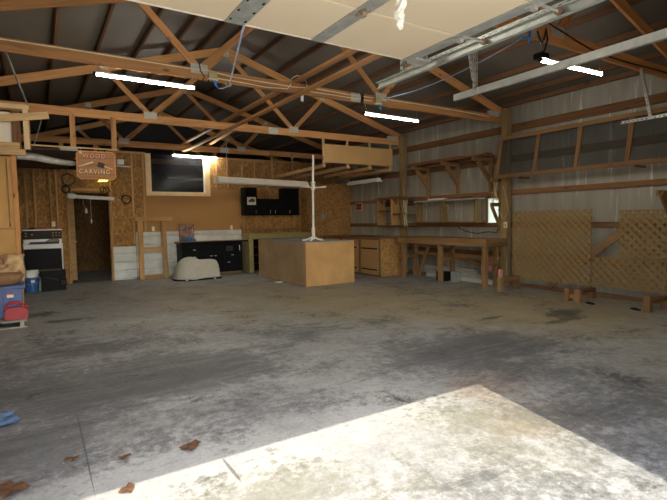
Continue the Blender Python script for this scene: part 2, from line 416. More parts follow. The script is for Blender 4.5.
# right wall with a hole for the small window
wy0, wy1, wz0, wz1 = 6.19, 6.58, 1.21, 1.745
bmr = bmesh.new()
zt = zdeck(XR)
for lo, hi in (((XR, .26, 0), (XR+.05, wy0, zt)), ((XR, wy1, 0), (XR+.05, YE+.1, zt)), ((XR, wy0, 0), (XR+.05, wy1, wz0)), ((XR, wy0, wz1), (XR+.05, wy1, zt))): bmbox(bmr, lo, hi)
struct(fin('wall_right', bmr, 'foil'), 'right wall lined with drip streaked grey foil insulation', 'wall')
struct(box('wall_left', (XL-.05, .26, 0), (XL, YE+.1, zdeck(XL)), 'osb', bev=0), 'plain left wall', 'wall')
struct(box('wall_rear', (XL, YE, 0), (XR, YE+.08, 2.5), 'osb_shaded', bev=0), 'OSB far end wall seen through the doorway', 'wall')  # darker copy of the OSB, back-room shade put into its colour
struct(prism('wall_gable', [(XL, 2.501), (XR, 2.501), (XR, zdeck(XR)), (XM, zdeck(XM)), (XL, zdeck(XL))], 'Y', YE, YE+.08, 'attic_dark'), 'gable above the far end wall, coloured black as attic shade', 'wall')
# door wall: two openings
D0, D1, E0, E1, DH = -.70, 2.50, 3.62, 6.42, 2.20
bmf = bmesh.new()
for lo, hi in (((XL, .26, 0), (D0, .40, 3.5)), ((D1, .26, 0), (E0, .40, 3.5)), ((E1, .26, 0), (XR, .40, 3.5)), ((D0, .26, DH), (D1, .40, 3.5)), ((E0, .26, DH), (E1, .40, 3.5))): bmbox(bmf, lo, hi)
for i, pr in enumerate([[(XL, 3.5), (XM, 3.5), (XM, zdeck(XM)), (XL, zdeck(XL))], [(XM, 3.5), (XR, 3.5), (XR, zdeck(XR)), (XM, zdeck(XM))]]):
    A = [bmf.verts.new((x, .26, z)) for x, z in pr]; B = [bmf.verts.new((x, .40, z)) for x, z in pr]
    bmf.faces.new(A); bmf.faces.new(B[::-1])
    for k in range(4): bmf.faces.new((A[k], A[(k+1) % 4], B[(k+1) % 4], B[k]))
struct(fin('wall_front', bmf, 'osb'), 'front wall with two overhead door openings', 'wall')
struct(box('baseboard_right', (7.885, .41, 0), (7.925, 11.5, .07), 'brown_lumber'), 'dark splash board along the foot of the right wall', 'baseboard')

# partition: OSB sheets, openings for doorway and window
DX0, DX1, DZ = .66, 1.475, 2.07
WX0, WX1, WZ = 2.46, 3.80, 2.13
PT = 3.06
bmp = bmesh.new()
y0, y1 = YB, YB+.03
for lo, hi in (((XL, y0, 0), (DX0, y1, 2.60)), ((DX0, y0, DZ), (DX1, y1, 2.60)), ((DX1, y0, 0), (WX0, y1, PT)), ((WX0, y0, 0), (WX1, y1, WZ)), ((WX1, y0, 0), (XR, y1, PT))): bmbox(bmp, lo, hi)
wb = struct(fin('wall_back', bmp, 'osb'), 'OSB partition wall across the back of the garage', 'wall')
# exposed studs, hardboard sheet and white sheet metal fixed to the partition
for x in (-.98, -.56, -.16, .0, .30, .42): board('stud', (x, YB-.045, .0), (x, YB-.045, 2.58), .038, .085, 'stud_pine', wb)
for x in (1.53, 2.02, 2.28): board('stud', (x, YB-.014, .0 if x < 1.6 else .85), (x, YB-.014, 3.04), .038 if x < 2.1 else .05, .026, 'stud_pine', wb)
for x in (4.12, 4.42, 4.84, 5.2, 5.62, 6.0, 6.4): board('stud', (x, YB-.014, 2.26 if x < 4.7 else 1.16), (x, YB-.014, 3.04), .036, .026, 'stud_pine', wb)
board('plate', (DX1, YB-.016, 3.06), (WX0-.12, YB-.016, 3.06), .03, .05, 'stud_pine', wb)
board('plate', (WX1+.1, YB-.016, 3.04), (6.62, YB-.016, 3.04), .03, .05, 'stud_pine', wb)
multibox('hardboard_sheet', [((2.30, YB-.022, 1.13), (4.73, YB-.002, 2.12)), ((3.93, YB-.022, 2.12), (4.73, YB-.002, 2.22))], 'hardboard', wb)
def corr(name, x0, x1, z0, z1, y):
    bm = bmesh.new(); n = int((z1-z0)/.0125); rows = []
    for i in range(n+1):
        z = z0+(z1-z0)*i/n; ph = (z/.20) % 1.0
        d = .028 if ph < .16 else (.010 if ph < .24 else (.004 if (ph % .25) < .05 else .0))
        rows.append([bm.verts.new((x, y+(.02 if d > .02 else d*.6), z)) for x in (x0, x1)])
    for a, b2 in zip(rows, rows[1:]): bm.faces.new((a[0], a[1], b2[1], b2[0]))
    return fin(name, bm, 'corrugated_white', wb)
corr('sheet_metal_wainscot', 1.52, 2.04, 0, .80, YB-.055)
corr('sheet_metal_wainscot', 2.05, 4.75, 0, 1.135, YB-.055)
# closet bump in the right back corner, OSB faced
struct(box('wall_corner', (6.63, 11.60, 0), (XR, 12.325, 2.40), 'osb', bev=0), 'OSB faced box filling the back right corner', 'wall')
# doorway
d1 = thing('door_1', 'open interior doorway with pale jambs into the dark back room', 'door', ((DX0+DX1)/2, YB, 0)); struct(d1)
board('jamb', (DX0-.03, YB-.02, 0), (DX0-.03, YB-.02, DZ+.04), .05, .12, 'stud_pine', d1)
board('jamb', (DX1+.03, YB-.02, 0), (DX1+.03, YB-.02, DZ+.04), .05, .12, 'stud_pine', d1)
board('header', (DX0-.05, YB-.03, DZ+.07), (DX1-.05, YB-.03, DZ+.07), .10, .075, 'stud_pine', d1)
lf = board('door_leaf', (.625, YB+.11, 1.06), (.765, YB+.11, 1.06), .036, 2.00, 'door_slab', d1)
lathe('door_knob', [(.012, .0), (.012, -.03), (.028, -.035), (.032, -.05), (.02, -.062), (.002, -.066)], (.745, YB+.088, .95), 'brass', lf, 14, 'Y')
# interior window
w1 = thing('window_1', 'interior window with pale board trim and dark glass in the partition', 'window', ((WX0+WX1)/2, YB, WZ)); struct(w1)
box('casing', (WX0-.13, YB-.045, WZ-.10), (WX0, YB-.001, PT), 'window_trim', w1)
box('casing', (WX1, YB-.045, WZ-.10), (WX1+.13, YB-.001, PT), 'window_trim', w1)
box('casing', (WX0, YB-.046, WZ-.10), (WX1, YB-.001, WZ), 'window_trim', w1)
box('pane', (WX0, YB+.012, WZ), (WX1, YB+.018, PT), 'dark_glass', w1, 0)
box('side_jamb', (WX1-.03, YB-.03, WZ), (WX1, YB+.03, PT), 'white_paint', w1)
# small bright window in the right wall
w2 = thing('window_2', 'small pale frosted window above the workbench', 'window', (XR, (wy0+wy1)/2, wz0)); struct(w2)
box('pane', (XR+.005, wy0, wz0), (XR+.012, wy1, wz1), 'frosted_pane', w2, 0)
for lo, hi in (((XR-.03, wy0-.04, wz0-.04), (XR-.001, wy0, wz1+.04)), ((XR-.03, wy1, wz0-.04), (XR-.001, wy1+.04, wz1+.04)), ((XR-.03, wy0, wz0-.04), (XR-.001, wy1, wz0)), ((XR-.03, wy0, wz1), (XR-.001, wy1, wz1+.04))): box('window_frame', lo, hi, 'brown_lumber', w2)

# ------------------------------------------------------------------ timber frame
TY = [3.10, 6.15, 9.20, 12.27, 15.30]
tname = ['roof truss nearest the garage door, above the right hand track', 'roof truss with pale cable strung along its bottom chord', 'roof truss carrying the hanging plywood panel and the carved sign', 'roof truss directly over the back partition', 'roof truss at the dark far end of the roof']
def ztc(x): return 4.73-SL*abs(x-XM)
for ti, y in enumerate(TY):
    t = thing('roof_truss', tname[ti], 'roof truss', (XM, y, 3.19), 'roof trusses')
    box('bottom_chord', (XL+.01, y-.02, 3.18), (7.90, y+.02, 3.325), 'pine', t)
    board('top_chord', (XL+.05, y, ztc(XL+.05)), (XM, y, ztc(XM)), .039, .14, 'pine', t)
    board('top_chord', (XM, y, ztc(XM)), (7.86, y, ztc(7.86)), .039, .14, 'pine', t)
    J1, J2, Q1, Q2, PK = (1.87, y, 3.31), (4.81, y, 3.31), (1.14, y, 4.05), (5.54, y, 4.05), (XM, y, 4.68)
    for a, b2 in ((J1, Q1), (J1, PK), (J2, PK), (J2, Q2)): board('web', a, b2, .035, .088, 'pine', t)
    for (x, z, w, h) in ((1.87, 3.315, .22, .12), (4.81, 3.315, .22, .12), (XM, 4.69, .12, .16), (1.14, 4.07, .12, .10), (5.54, 4.07, .12, .10), (4.33, 3.25, .22, .13), (7.55, 3.34, .3, .10)):
        multibox('gusset_plate', [((x-w/2, y-.0235, z-h/2), (x+w/2, y-.0205, z+h/2)), ((x-w/2, y+.0205, z-h/2), (x+w/2, y+.0235, z+h/2))], 'plate_steel', t)
for side, xs in (('right', [3.93, 4.50, 5.10, 5.70, 6.30, 6.90, 7.50, 7.80]), ('left', [2.84, 2.23, 1.63, .96, .35, -.28, -.88])):
    for i, x in enumerate(xs):
        zz = zdeck(x)-.053
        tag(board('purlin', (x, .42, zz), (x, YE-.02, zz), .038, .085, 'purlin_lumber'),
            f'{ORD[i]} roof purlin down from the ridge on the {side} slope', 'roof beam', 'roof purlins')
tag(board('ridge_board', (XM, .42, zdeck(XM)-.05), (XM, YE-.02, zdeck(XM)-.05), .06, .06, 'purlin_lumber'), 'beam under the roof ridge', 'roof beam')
tag(board('brace_board', (3.27, 3.0, 3.352), (3.27, 12.40, 3.352), .09, .036, 'pine'), 'long brace board lying on top of the truss bottom chords', 'board')
tag(board('brace_board', (3.28, 2.9, 3.158), (3.28, 12.30, 3.158), .09, .036, 'pine'), 'long brace board fixed under the truss bottom chords', 'board')
PY = [TY[0]-.10, TY[1]-.10, TY[2]-.10]
for y, lab in zip(PY, ('timber wall post near the garage door beyond the right edge of the lattice', 'timber wall post hung with cords beside the small pale window', 'timber wall post at the left end of the bracket shelf')):
    tag(box('wall_post', (7.74, y-.07, 0), (7.876, y+.07, 3.42), 'post_lumber'), lab, 'post', 'posts along the right wall')
for i, (z, h) in enumerate(((.56, .10), (1.155, .09), (1.79, .09), (2.42, .13), (3.0, .14))):
    tag(box('wall_girt', (7.884, .42, z), (7.926, 11.58, z+h), 'brown_lumber'), f'horizontal brown girt on the right wall, {ORD[i]} counted up from the floor', 'wall board', 'girts on the right wall')

# ------------------------------------------------------------------ overhead doors and tracks
gd = thing('garage_door', 'cream overhead garage door raised flat under the ceiling', 'garage door', ((D0+D1)/2, 1.6, 2.47))
ys = [2.705, 2.195, 1.66, 1.12, .60]
DXa, DXb = -.66, 2.40
for a, b2 in zip(ys, ys[1:]):
    s = box('door_section', (DXa, b2+.006, 2.515), (DXb, a-.006, 2.558), 'cream_panel', gd)
    box('joint_strip', (DXa, b2-.0055, 2.523), (DXb, b2+.0055, 2.55), 'joint_gray', gd, 0)
    for x, w in ((-.60, .05), (.30, .05), (1.04, .06), (1.60, .045), (2.36, .04)):
        box('stile', (x-w, b2+.012, 2.507), (x+w, a-.002, 2.515), 'galvanized', gd, 0)
    multibox('slots', [((x+dx-.006, yy-.012, 2.5055), (x+dx+.006, yy+.012, 2.507)) for x, w in ((1.04, .045), (.30, .04)) for dx in (-w, w) for yy in [b2+.06+.13*q for q in range(4)]], 'black_plastic', gd)
    for x in (1.60, 2.37):
        multibox('hinge', [((x-.022, b2-.045, 2.496), (x+.022, b2+.045, 2.507)), ((x-.014, b2-.016, 2.478), (x+.014, b2+.016, 2.496))], 'rusty_plate' if x < 2 else 'plate_steel', gd)
    tube('roller', [(2.40, b2, 2.524), (2.585, b2, 2.524)], .009, 'plate_steel', gd, 8)
    lathe('roller_wheel', [(.008, -.014), (.022, -.014), (.022, .014), (.008, .014)], (2.60, b2, 2.524), 'rust_iron', gd, 14, 'X')
box('edge_channel', (2.402, .62, 2.512), (2.418, 2.70, 2.565), 'galvanized', gd, 0)
multibox('top_bracket', [((2.36, 2.60, 2.49), (2.50, 2.70, 2.506)), ((2.46, 2.60, 2.506), (2.475, 2.72, 2.60))], 'plate_steel', gd)
box('front_lip', (DXa, 2.702, 2.512), (DXb, 2.712, 2.562), 'cream_edge', gd, 0)

def track(name, x, yend, label, z=2.50, open_dir=-1):
    t = thing(name, label, 'door track', (x, .42, 0), 'overhead door tracks')
    path = [(yend, z+.024)]
    R = .42
    path += [(.46+R-R*math.sin(a), z+.024-R+R*math.cos(a)) for a in [math.pi/2*k/8 for k in range(0, 9)]]
    path += [(.46, .02)]
    # C profile swept along the path
    pr = [(-.5, -.5), (.5, -.5), (.5, .5), (-.5, .5), (-.5, .4), (.36, .4), (.36, -.4), (-.5, -.4)]
    W, Hh = .034, .06
    bm = bmesh.new(); rings = []
    for i, (py, pz) in enumerate(path):
        a = path[max(i-1, 0)]; c = path[min(i+1, len(path)-1)]
        ty, tz = c[0]-a[0], c[1]-a[1]; l = math.hypot(ty, tz); ny, nz = -tz/l, ty/l
        rings.append([bm.verts.new((x+u*W*(-open_dir), py+ny*v*Hh, pz+nz*v*Hh)) for u, v in pr])
    n = len(pr)
    for a, c in zip(rings, rings[1:]):
        for k in range(n): bm.faces.new((a[k], a[(k+1) % n], c[(k+1) % n], c[k]))
    for ring in (rings[0], rings[-1]):
        for q in ((0, 1, 6, 7), (1, 2, 5, 6), (2, 3, 4, 5)):
            try: bm.faces.new([ring[k] for k in q])
            except ValueError: pass
    fin('rail', bm, 'galvanized', t)
    return t
def perforated(name, p, q, parent, w=.032, holes=True):
    """slotted steel angle: two flanges built as ladders so the slots are open"""
    p, q = V(p), V(q); d = q-p; L = d.length; x = d/L; u = V((0, 0, 1)) if abs(x.z) < .9 else V((0, 1, 0))
    z = (u-x*x.dot(u)).normalized(); y = z.cross(x); bm = bmesh.new()
    def bx(lo, hi):
        for f in [bmbox(bm, lo, hi)]:
            pass
    for (ax) in (0, 1):
        def pt(a, b0, b1, c):
            lo = (a[0], b0, 0) if ax == 0 else (a[0], 0, b0); hi = (a[1], b1, .003) if ax == 0 else (a[1], .003, b1); bmbox(bm, lo, hi)
        pt((0, L), 0, w*.3, 0); pt((0, L), w*.7, w, 0)
        k = int(L/.05)
        for i in range(k+1): pt((max(0, i*.05-.012), min(L, i*.05+.012)), w*.3, w*.7, 0)
    mt = MX(((x.x, y.x, z.x, p.x), (x.y, y.y, z.y, p.y), (x.z, y.z, z.z, p.z), (0, 0, 0, 1)))
    bm.transform(mt); return fin(name, bm, 'galvanized', parent)
t1 = track('door_track', 2.61, 3.38, 'galvanized door track beside the raised cream door')
perforated('hanger', (2.63, 3.06, 2.55), (2.63, 3.06, 3.22), t1)
perforated('support_angle', (2.635, .95, 2.553), (2.635, 3.05, 2.553), t1, .036)
t2 = track('door_track', 3.53, 3.34, 'bare galvanized door track hung on two slotted steel straps', open_dir=1)
perforated('hanger', (3.505, 3.06, 2.53), (3.505, 3.06, 3.20), t2)
perforated('hanger', (3.47, 3.04, 2.62), (3.34, 3.04, 3.18), t2)
t3 = track('door_track', 6.50, 2.55, 'galvanized door track at far right in front of the screen frames')
perforated('support_angle', (6.525, 1.0, 2.535), (6.525, 3.27, 2.535), t3, .036)
perforated('hanger', (6.545, 2.92, 2.55), (6.56, 3.06, 3.21), t3)
perforated('hanger', (6.55, 2.70, 2.58), (6.55, 2.35, 3.1), t3)
g2 = thing('garage_door', 'closed overhead door in the right opening of the front wall', 'garage door', ((E0+E1)/2, .44, 0))
for k in range(4): box('door_section', (E0-.02, .415, .005+k*.56), (E1+.02, .455, .555+k*.56), 'cream_panel', g2)
# fluffy scrap of foam hanging from the raised door
fm = thing('foam_scrap', 'fluffy pale strip of foam dangling from the raised door', 'foam scrap', (1.60, 1.88, 2.40))
def blob(name, pts, rs, mat, parent):
    bm = bmesh.new()
    for p, r in zip(pts, rs):
        g = bmesh.ops.create_icosphere(bm, subdivisions=2, radius=r)
        for v in g['verts']:
            n = v.co.normalized(); v.co = v.co*(1+random.uniform(-.3, .35)); v.co += V(p)
    return fin(name, bm, mat, parent)
fp = [(1.597, 1.86, 2.49), (1.585, 1.86, 2.465), (1.602, 1.87, 2.445), (1.60, 1.87, 2.42), (1.605, 1.88, 2.395), (1.598, 1.88, 2.375), (1.607, 1.885, 2.355), (1.605, 1.885, 2.335), (1.61, 1.89, 2.318)]
blob('foam_tuft', fp, [.020, .030, .020, .032, .020, .028, .018, .021, .010], 'foam', fm)
blob('yellow_tuft', [(1.575, 1.85, 2.505), (1.588, 1.85, 2.50)], [.02, .02], 'foam_yellow', fm)

# ------------------------------------------------------------------ lights
def ledlight(name, label, x0, x1, y, z0, z1, ztop, ychord, inset=.06):
    t = thing(name, label, 'light', ((x0+x1)/2, y, (z0+z1)/2), 'lit LED tube lights')
    d = V((x1-x0, 0, z1-z0)).normalized()
    a, b2 = V((x0, y, z0)), V((x1, y, z1))
    board('housing', a+V((0, 0, .016)), b2+V((0, 0, .014)), .036, .018, 'white_paint', t)
    tube('tube', [a+d*.03-V((0, 0, .012)), b2-d*.03-V((0, 0, .012))], .012, 'led', t, 10)
    for p, s in ((a, 1), (b2, -1)): board('end_cap', p-d*s*.005, p+d*s*.025, .042, .042, 'black_plastic', t)
    for p, s in ((a, 1), (b2, -1)): chain('chain', p+d*s*inset+V((0, 0, .022)), V(((p+d*s*(inset-.03)).x, ychord, ztop)), t, .028)
    return t
ledlight('tube_light', 'lit tube light at upper left, longest and brightest in view', .64, 1.81, 6.10, 3.07, 3.06, 3.21, 6.128)
ledlight('tube_light', 'lit tube light hung below the cabled truss in the middle', 4.44, 5.60, 6.10, 3.02, 3.01, 3.21, 6.128)
ledlight('tube_light', 'lit tube light hung over the interior window', 2.96, 4.13, 12.20, 3.05, 3.035, 3.21, 12.248)
ledlight('tube_light', 'lit tube light on the nearest truss, tucked above the raised door', .64, 1.81, 3.05, 2.97, 2.965, 3.21, 3.078)
l4 = ledlight('tube_light', 'lit tube light at upper right, crossed by the steel track', 4.46, 5.64, 3.05, 2.96, 2.99, 3.21, 3.078)
multibox('ballast', [((4.42, 3.00, 2.965), (4.54, 3.10, 3.02))], 'black_plastic', l4)
# unlit old strip fixture, eight feet long, tilted
st = thing('strip_light', 'long unlit white strip light slung crooked below the trusses', 'light', (4.75, 10.6, 2.3))
a, b2 = V((3.53, 10.6, 2.31)), V((5.88, 10.6, 2.26)); md = (a+b2)/2
for k, (p, q) in enumerate(((a, md-V((.01, 0, 0))), (md+V((.01, 0, 0)), b2))):
    board('ballast_cover', p+V((0, 0, .03)), q+V((0, 0, .03)), .12, .10, 'cream_enamel', st)
    for sg_ in (-1, 1): board('reflector', p+V((0, sg_*.12, 0)), q+V((0, sg_*.12, 0)), .008, .15, 'cream_enamel', st, (0, -sg_*.75, 1))
    for dy in (-.075, .075): tube('lamp_tube', [p+V((.03, dy, -.05)), q+V((-.03, dy, -.05))], .019, 'white_plastic', st, 10)
    for pp in (p+V((.02, 0, -.03)), q-V((.02, 0, .03))): board('lamp_holder', pp-V((.01, 0, 0)), pp+V((.01, 0, 0)), .20, .045, 'white_plastic', st)
chain('chain', a+V((.25, 0, .08)), (3.80, 10.6, 3.19), st); chain('chain', b2+V((-.3, 0, .08)), (5.66, 10.6, 2.60), st)
tag(board('light_hanger_board', (3.70, 9.15, 3.352), (3.90, 12.3, 3.352), .09, .036, 'pine'), 'short board across two trusses that carries the strip light', 'board')
# lone fixture along the loft on the right
rf = thing('strip_light', 'short unlit white strip light under the loft near the right wall', 'light', (7.3, 10.1, 2.33))
box('ballast_cover', (7.25, 9.42, 2.335), (7.35, 10.72, 2.385), 'white_paint', rf)
for dx in (-.07, .07): tube('lamp_tube', [(7.3+dx, 9.45, 2.31), (7.3+dx, 10.69, 2.31)], .016, 'white_plastic', rf, 10)
for y in (9.44, 10.07, 10.70): box('lamp_holder', (7.2, y-.012, 2.29), (7.4, y+.012, 2.336), 'white_plastic', rf)
for y in (9.50, 10.6): chain('chain', (7.3, y, 2.385), (7.3, y, 2.55), rf)
# fixture over the doorway
df = thing('strip_light', 'small dusty unlit strip light hung in front of the doorway head', 'light', (1.1, 12.12, 1.97))
a, b2 = V((.64, 12.12, 2.0)), V((1.58, 12.12, 1.945))
board('ballast_cover', a, b2, .08, .05, 'white_paint', df); tube('lamp_tube', [a+V((.02, -.02, -.035)), b2+V((-.02, -.02, -.035))], .02, 'white_plastic', df, 10)
lathe('end_cover', [(.03, -.1), (.062, -.07), (.065, .03), (.04, .09)], (.71, 12.11, 1.985), 'white_plastic', df, 14, 'X')
for x in (.72, 1.5): chain('chain', (x, 12.12, 2.02), (x, 12.25, 2.16), df)
tube('pull_cord', [(.93, 12.1, 1.94), (.935, 12.1, 1.82), (.97, 12.1, 1.70)], .005, 'tan_cord', df, 6)
lathe('pull_socket', [(.02, -.06), (.028, -.02), (.02, .03), (.008, .06)], (.985, 12.1, 1.66), 'white_plastic', df, 12)
tube('pull_string', [(1.08, 12.1, 1.94), (1.08, 12.1, 1.45)], .004, 'white_plastic', df, 6)
lathe('pull_knob', [(.006, -.05), (.016, -.03), (.016, .03), (.005, .06)], (1.08, 12.1, 1.42), 'white_plastic', df, 10)
# yellow lamp and white wall heater behind the sign
yl = thing('yellow_lamp', 'small glowing yellow lamp below the carved sign', 'light', (1.42, 12.0, 2.38))
bm = bmesh.new(); vs = [(1.25, 12.10, 2.32), (1.44, 12.10, 2.328), (1.57, 12.14, 2.465), (1.355, 12.14, 2.46)]
A = [bm.verts.new(p) for p in vs]; B = [bm.verts.new(V(p)+V((0, .02, .0))) for p in vs]
bm.faces.new(A); bm.faces.new(B[::-1])
for k in range(4): bm.faces.new((A[k], A[(k+1) % 4], B[(k+1) % 4], B[k]))
fin('diffuser', bm, 'led_yellow', yl); board('lamp_back', (1.36, 12.20, 2.40), (1.52, 12.20, 2.40), .05, .06, 'white_plastic', yl); board('lamp_arm', (1.44, 12.21, 2.40), (1.44, 12.31, 2.40), .02, .02, 'white_plastic', yl)
hx = thing('wall_fixture', 'small white box fixture on the wall just right of the carved sign', 'light', (1.77, 12.25, 2.78))
box('box', (1.69, 12.20, 2.75), (1.84, 12.31, 2.87), 'white_plastic', hx); tube('lamp_tube', [(1.66, 12.22, 2.71), (1.98, 12.22, 2.70)], .02, 'white_plastic', hx, 10)

# ------------------------------------------------------------------ wiring on the cabled truss
T1f = TY[1]-.024
tag(tube('pale_cable', [(-1.1, T1f, 3.31)]+[(x, T1f-.001, 3.302+.004*math.sin(x*3)) for x in (-.2, .4, 1.0, 1.6, 1.78)]+[(1.98, T1f-.01, 3.305), (2.3, T1f, 3.275), (2.8, T1f, 3.27), (3.2, T1f, 3.265), (3.6, T1f, 3.29), (4.2, T1f-.005, 3.275), (4.9, T1f-.006, 3.29), (5.6, T1f, 3.295), (6.6, T1f, 3.285), (7.4, T1f, 3.27)], .007, 'pale_cable', seg=6), 'pale electric cable stapled along the second truss chord', 'cable')
tag(tube('pale_cable', [(2.05, T1f, 3.225), (2.4, T1f, 3.222), (2.8, T1f, 3.205), (3.12, T1f, 3.225), (3.17, T1f-.01, 3.29), (3.19, T1f-.02, 3.38), (3.27, T1f-.02, 3.43), (3.36, T1f-.02, 3.42), (3.42, T1f-.02, 3.36), (3.44, T1f-.01, 3.25), (3.50, T1f, 3.235), (3.9, T1f, 3.235), (4.3, T1f, 3.23), (4.62, T1f, 3.23)], .007, 'pale_cable', seg=6), 'pale cable with an upright loop over the truss chord', 'cable')
for x, lab in ((2.03, 'beige outlet box with blue plug on truss left of centre'), (4.72, 'beige outlet box with blue plug on truss above the middle tube light')):
    e = thing('outlet_box', lab, 'electrical box', (x, T1f, 3.2))
    box('box', (x-.055, T1f-.05, 3.20), (x+.055, T1f+.002, 3.29), 'box_beige', e); box('cover', (x-.07, T1f-.055, 3.185), (x+.065, T1f-.004, 3.20), 'ivory_plastic', e)
    tube('blue_plug', [(x+.03, T1f-.03, 3.19), (x+.035, T1f-.03, 3.13), (x+.06, T1f-.03, 3.10)], [.018, .02, .009], 'blue_plastic', e, 8)
tag(tube('extension_cord', [(2.10, T1f-.03, 3.093), (2.15, T1f-.03, 3.095), (2.2, T1f-.03, 3.12), (2.24, T1f-.03, 3.14)], .007, 'blue_rope', seg=6), 'short blue cord tail below the left outlet box', 'cord')
tag(tube('hook', [(2.20, T1f-.012, 3.175), (2.225, T1f-.015, 3.145), (2.26, T1f-.015, 3.145), (2.285, T1f-.012, 3.175)], .012, 'tan_cord', seg=8), 'orange cleat under truss chord holding the blue rope', 'hook')
tag(tube('blue_rope', [(2.25, T1f-.03, 3.15), (1.87, 4.97, 2.94), (1.49, 3.85, 2.735), (1.105, 2.718, 2.515)], .0065, 'blue_rope', seg=6), 'blue grey pull rope from truss cleat up to the raised door edge', 'rope')
tag(tube('extension_cord', [(1.86, T1f-.03, 3.38), (1.87, T1f-.035, 3.28), (1.92, T1f-.03, 3.22), (1.90, T1f-.03, 3.17), (1.93, T1f-.035, 3.11), (1.97, T1f-.03, 3.15), (1.98, T1f-.02, 3.2)], .007, 'black_cable', seg=6), 'black cord wrapped on the left gusset plate', 'cord')
tag(tube('extension_cord', [(4.40, T1f-.01, 3.32), (4.415, T1f-.012, 3.25), (4.40, T1f-.01, 3.17), (4.43, T1f-.012, 3.14), (4.44, T1f-.01, 3.25), (4.44, T1f-.01, 3.33)], .012, 'black_cable', seg=6), 'black strap looped round the truss chord splice', 'cord')
pr = thing('pendant_socket', 'white hanging socket under the middle of the cabled truss', 'electrical box', (3.34, T1f, 3.1)); box('socket', (3.325, T1f-.04, 3.07), (3.36, T1f-.005, 3.182), 'white_plastic', pr); tube('lead', [(3.342, T1f-.02, 3.07), (3.35, T1f-.02, 3.02), (3.36, T1f-.025, 2.96)], .006, 'black_cable', pr, 6)
tag(tube('pale_blue_cable', catenary((4.86, T1f-.02, 3.30), (4.29, 3.06, 3.19), .10), .006, 'blue_rope', seg=6), 'thin pale blue cable sagging between the two nearest trusses', 'cable')
T0f = TY[0]-.024
tag(tube('extension_cord', [(4.10, T0f-.02, 3.17), (4.2, T0f-.03, 3.12), (4.28, T0f-.03, 3.15), (4.30, T0f-.02, 3.22), (4.29, T0f-.02, 3.10)], .010, 'blue_plastic', seg=6), 'bright blue plug and cord beside the upper right light', 'cord')
tag(tube('extension_cord', [(4.42, T0f-.02, 3.24), (4.47, T0f-.03, 3.12), (4.52, T0f-.03, 3.18), (4.55, T0f-.03, 3.28), (4.58, T0f-.03, 3.18), (4.53, T0f-.03, 3.06), (4.48, T0f-.02, 3.03)], .010, 'black_cable', seg=6), 'black cord hanging in a loop above the upper right light', 'cord')
tag(tube('extension_cord', [(4.62, T0f-.01, 3.36), (4.9, T0f-.012, 3.315), (5.2, T0f-.008, 3.265), (5.43, T0f-.008, 3.235), (5.7, T0f-.008, 3.22), (6.1, T0f-.008, 3.215), (6.6, T0f-.008, 3.23), (7.0, T0f-.008, 3.245), (7.6, T0f-.008, 3.24)], .009, 'black_cable', seg=6), 'black cable running right along the nearest truss', 'cable')

# ------------------------------------------------------------------ loft hangers, sign, left loft
hp = thing('plywood_bulkhead', 'pale plywood panel hanging from a truss on short studs', 'panel', (6.52, 9.17, 2.6))
box('plywood_sheet', (5.55, 9.145, 2.65), (7.51, 9.163, 3.065), 'ply_orange', hp)
for x in (5.535, 6.19, 6.83, 7.46): board('hanger_stud', (x, 9.18 if x > 5.6 else 9.16, 2.545), (x, 9.18 if x > 5.6 else 9.16, 3.21), .05, .03, 'pine_pale', hp)
for i, (xa, xb) in enumerate(((5.53, 5.76), (6.19, 6.40), (6.83, 7.02), (7.46, 7.55))):
    tag(board('loft_joist', (xa+.043, 9.16, 2.585), (xb, 12.22 if i < 2 else 11.58, 2.585), .036, .085, 'stud_pine'), ['leftmost of the loft joists running back from the hanging panel', 'second loft joist from the left behind the hanging panel', 'third loft joist from the left behind the hanging panel', 'loft joist closest to the right wall'][i], 'joist', 'loft joists')
for i, x in enumerate((5.73, 6.37)):
    tag(board('hanger_stud', (x-.04, 12.23, 2.545), (x-.04, 12.23, 3.30), .07, .034, 'stud_pine'), ['short stud hanging from the back truss above dark wall cabinets, left one', 'short stud hanging from the back truss above dark wall cabinets, right one'][i], 'stud', 'loft hanger studs')
for i, (x, y, z) in enumerate(((5.75, 9.6, 0), (6.2, 10.6, 0), (6.0, 11.3, 0))):
    tag(board('loft_plank', (6.75+.2*i, 9.5+.7*i, 2.645), (7.70, 9.5+.7*i, 2.645), .16, .03, 'brown_lumber'), ['dark plank lying across the loft joists nearest the viewer', 'dark plank lying across the middle of the loft joists', 'dark plank lying across the loft joists farthest back'][i], 'plank', 'planks on the loft')
# left: rail on hanger studs, deck, sign
for i, (x, y) in enumerate(((.60, 9.165), (1.235, 9.165), (.56, 12.23), (1.24, 12.23))):
    tag(board('hanger_stud', (x, y, 2.64 if y < 10 else 2.60), (x, y, 3.22), .085, .03, 'pine'), ['stud hanging from the sign truss, at the left of the sign', 'stud hanging from the sign truss, at the right of the sign', 'stud on the back truss seen left of the carved sign studs', 'stud on the back truss seen between the two sign studs'][i], 'stud', 'hanger studs on the left')
tag(box('hanging_rail', (-.05, 9.125, 2.635), (1.30, 9.15, 2.66), 'pine_pale'), 'thin pale rail across the feet of the sign studs', 'board')
tag(box('scrap_board', (.40, 9.09, 2.585), (.66, 9.122, 2.635), 'gray_lumber'), 'short weathered board end beside the top left sign corner', 'board')
tag(box('loft_deck', (-1.15, 9.26, 2.60), (.68, 12.20, 2.635), 'dark_deck'), 'dark plank deck of the small loft at the left', 'loft')
tag(tube('insulation_roll', [(-.22, 9.75, 2.54), (-.02, 9.75, 2.54), (.1, 9.75, 2.525), (.25, 9.75, 2.49), (.42, 9.75, 2.465), (.60, 9.75, 2.45), (.66, 9.75, 2.45)], [.062, .068, .068, .06, .052, .045, .034], 'insulation_roll', seg=12), 'silvery rolled insulation sagging under the left loft deck', 'roll')
sg = thing('carved_sign', 'wooden WOOD CARVING sign with clipped corners hung below the truss', 'sign', (.925, 9.10, 2.1))
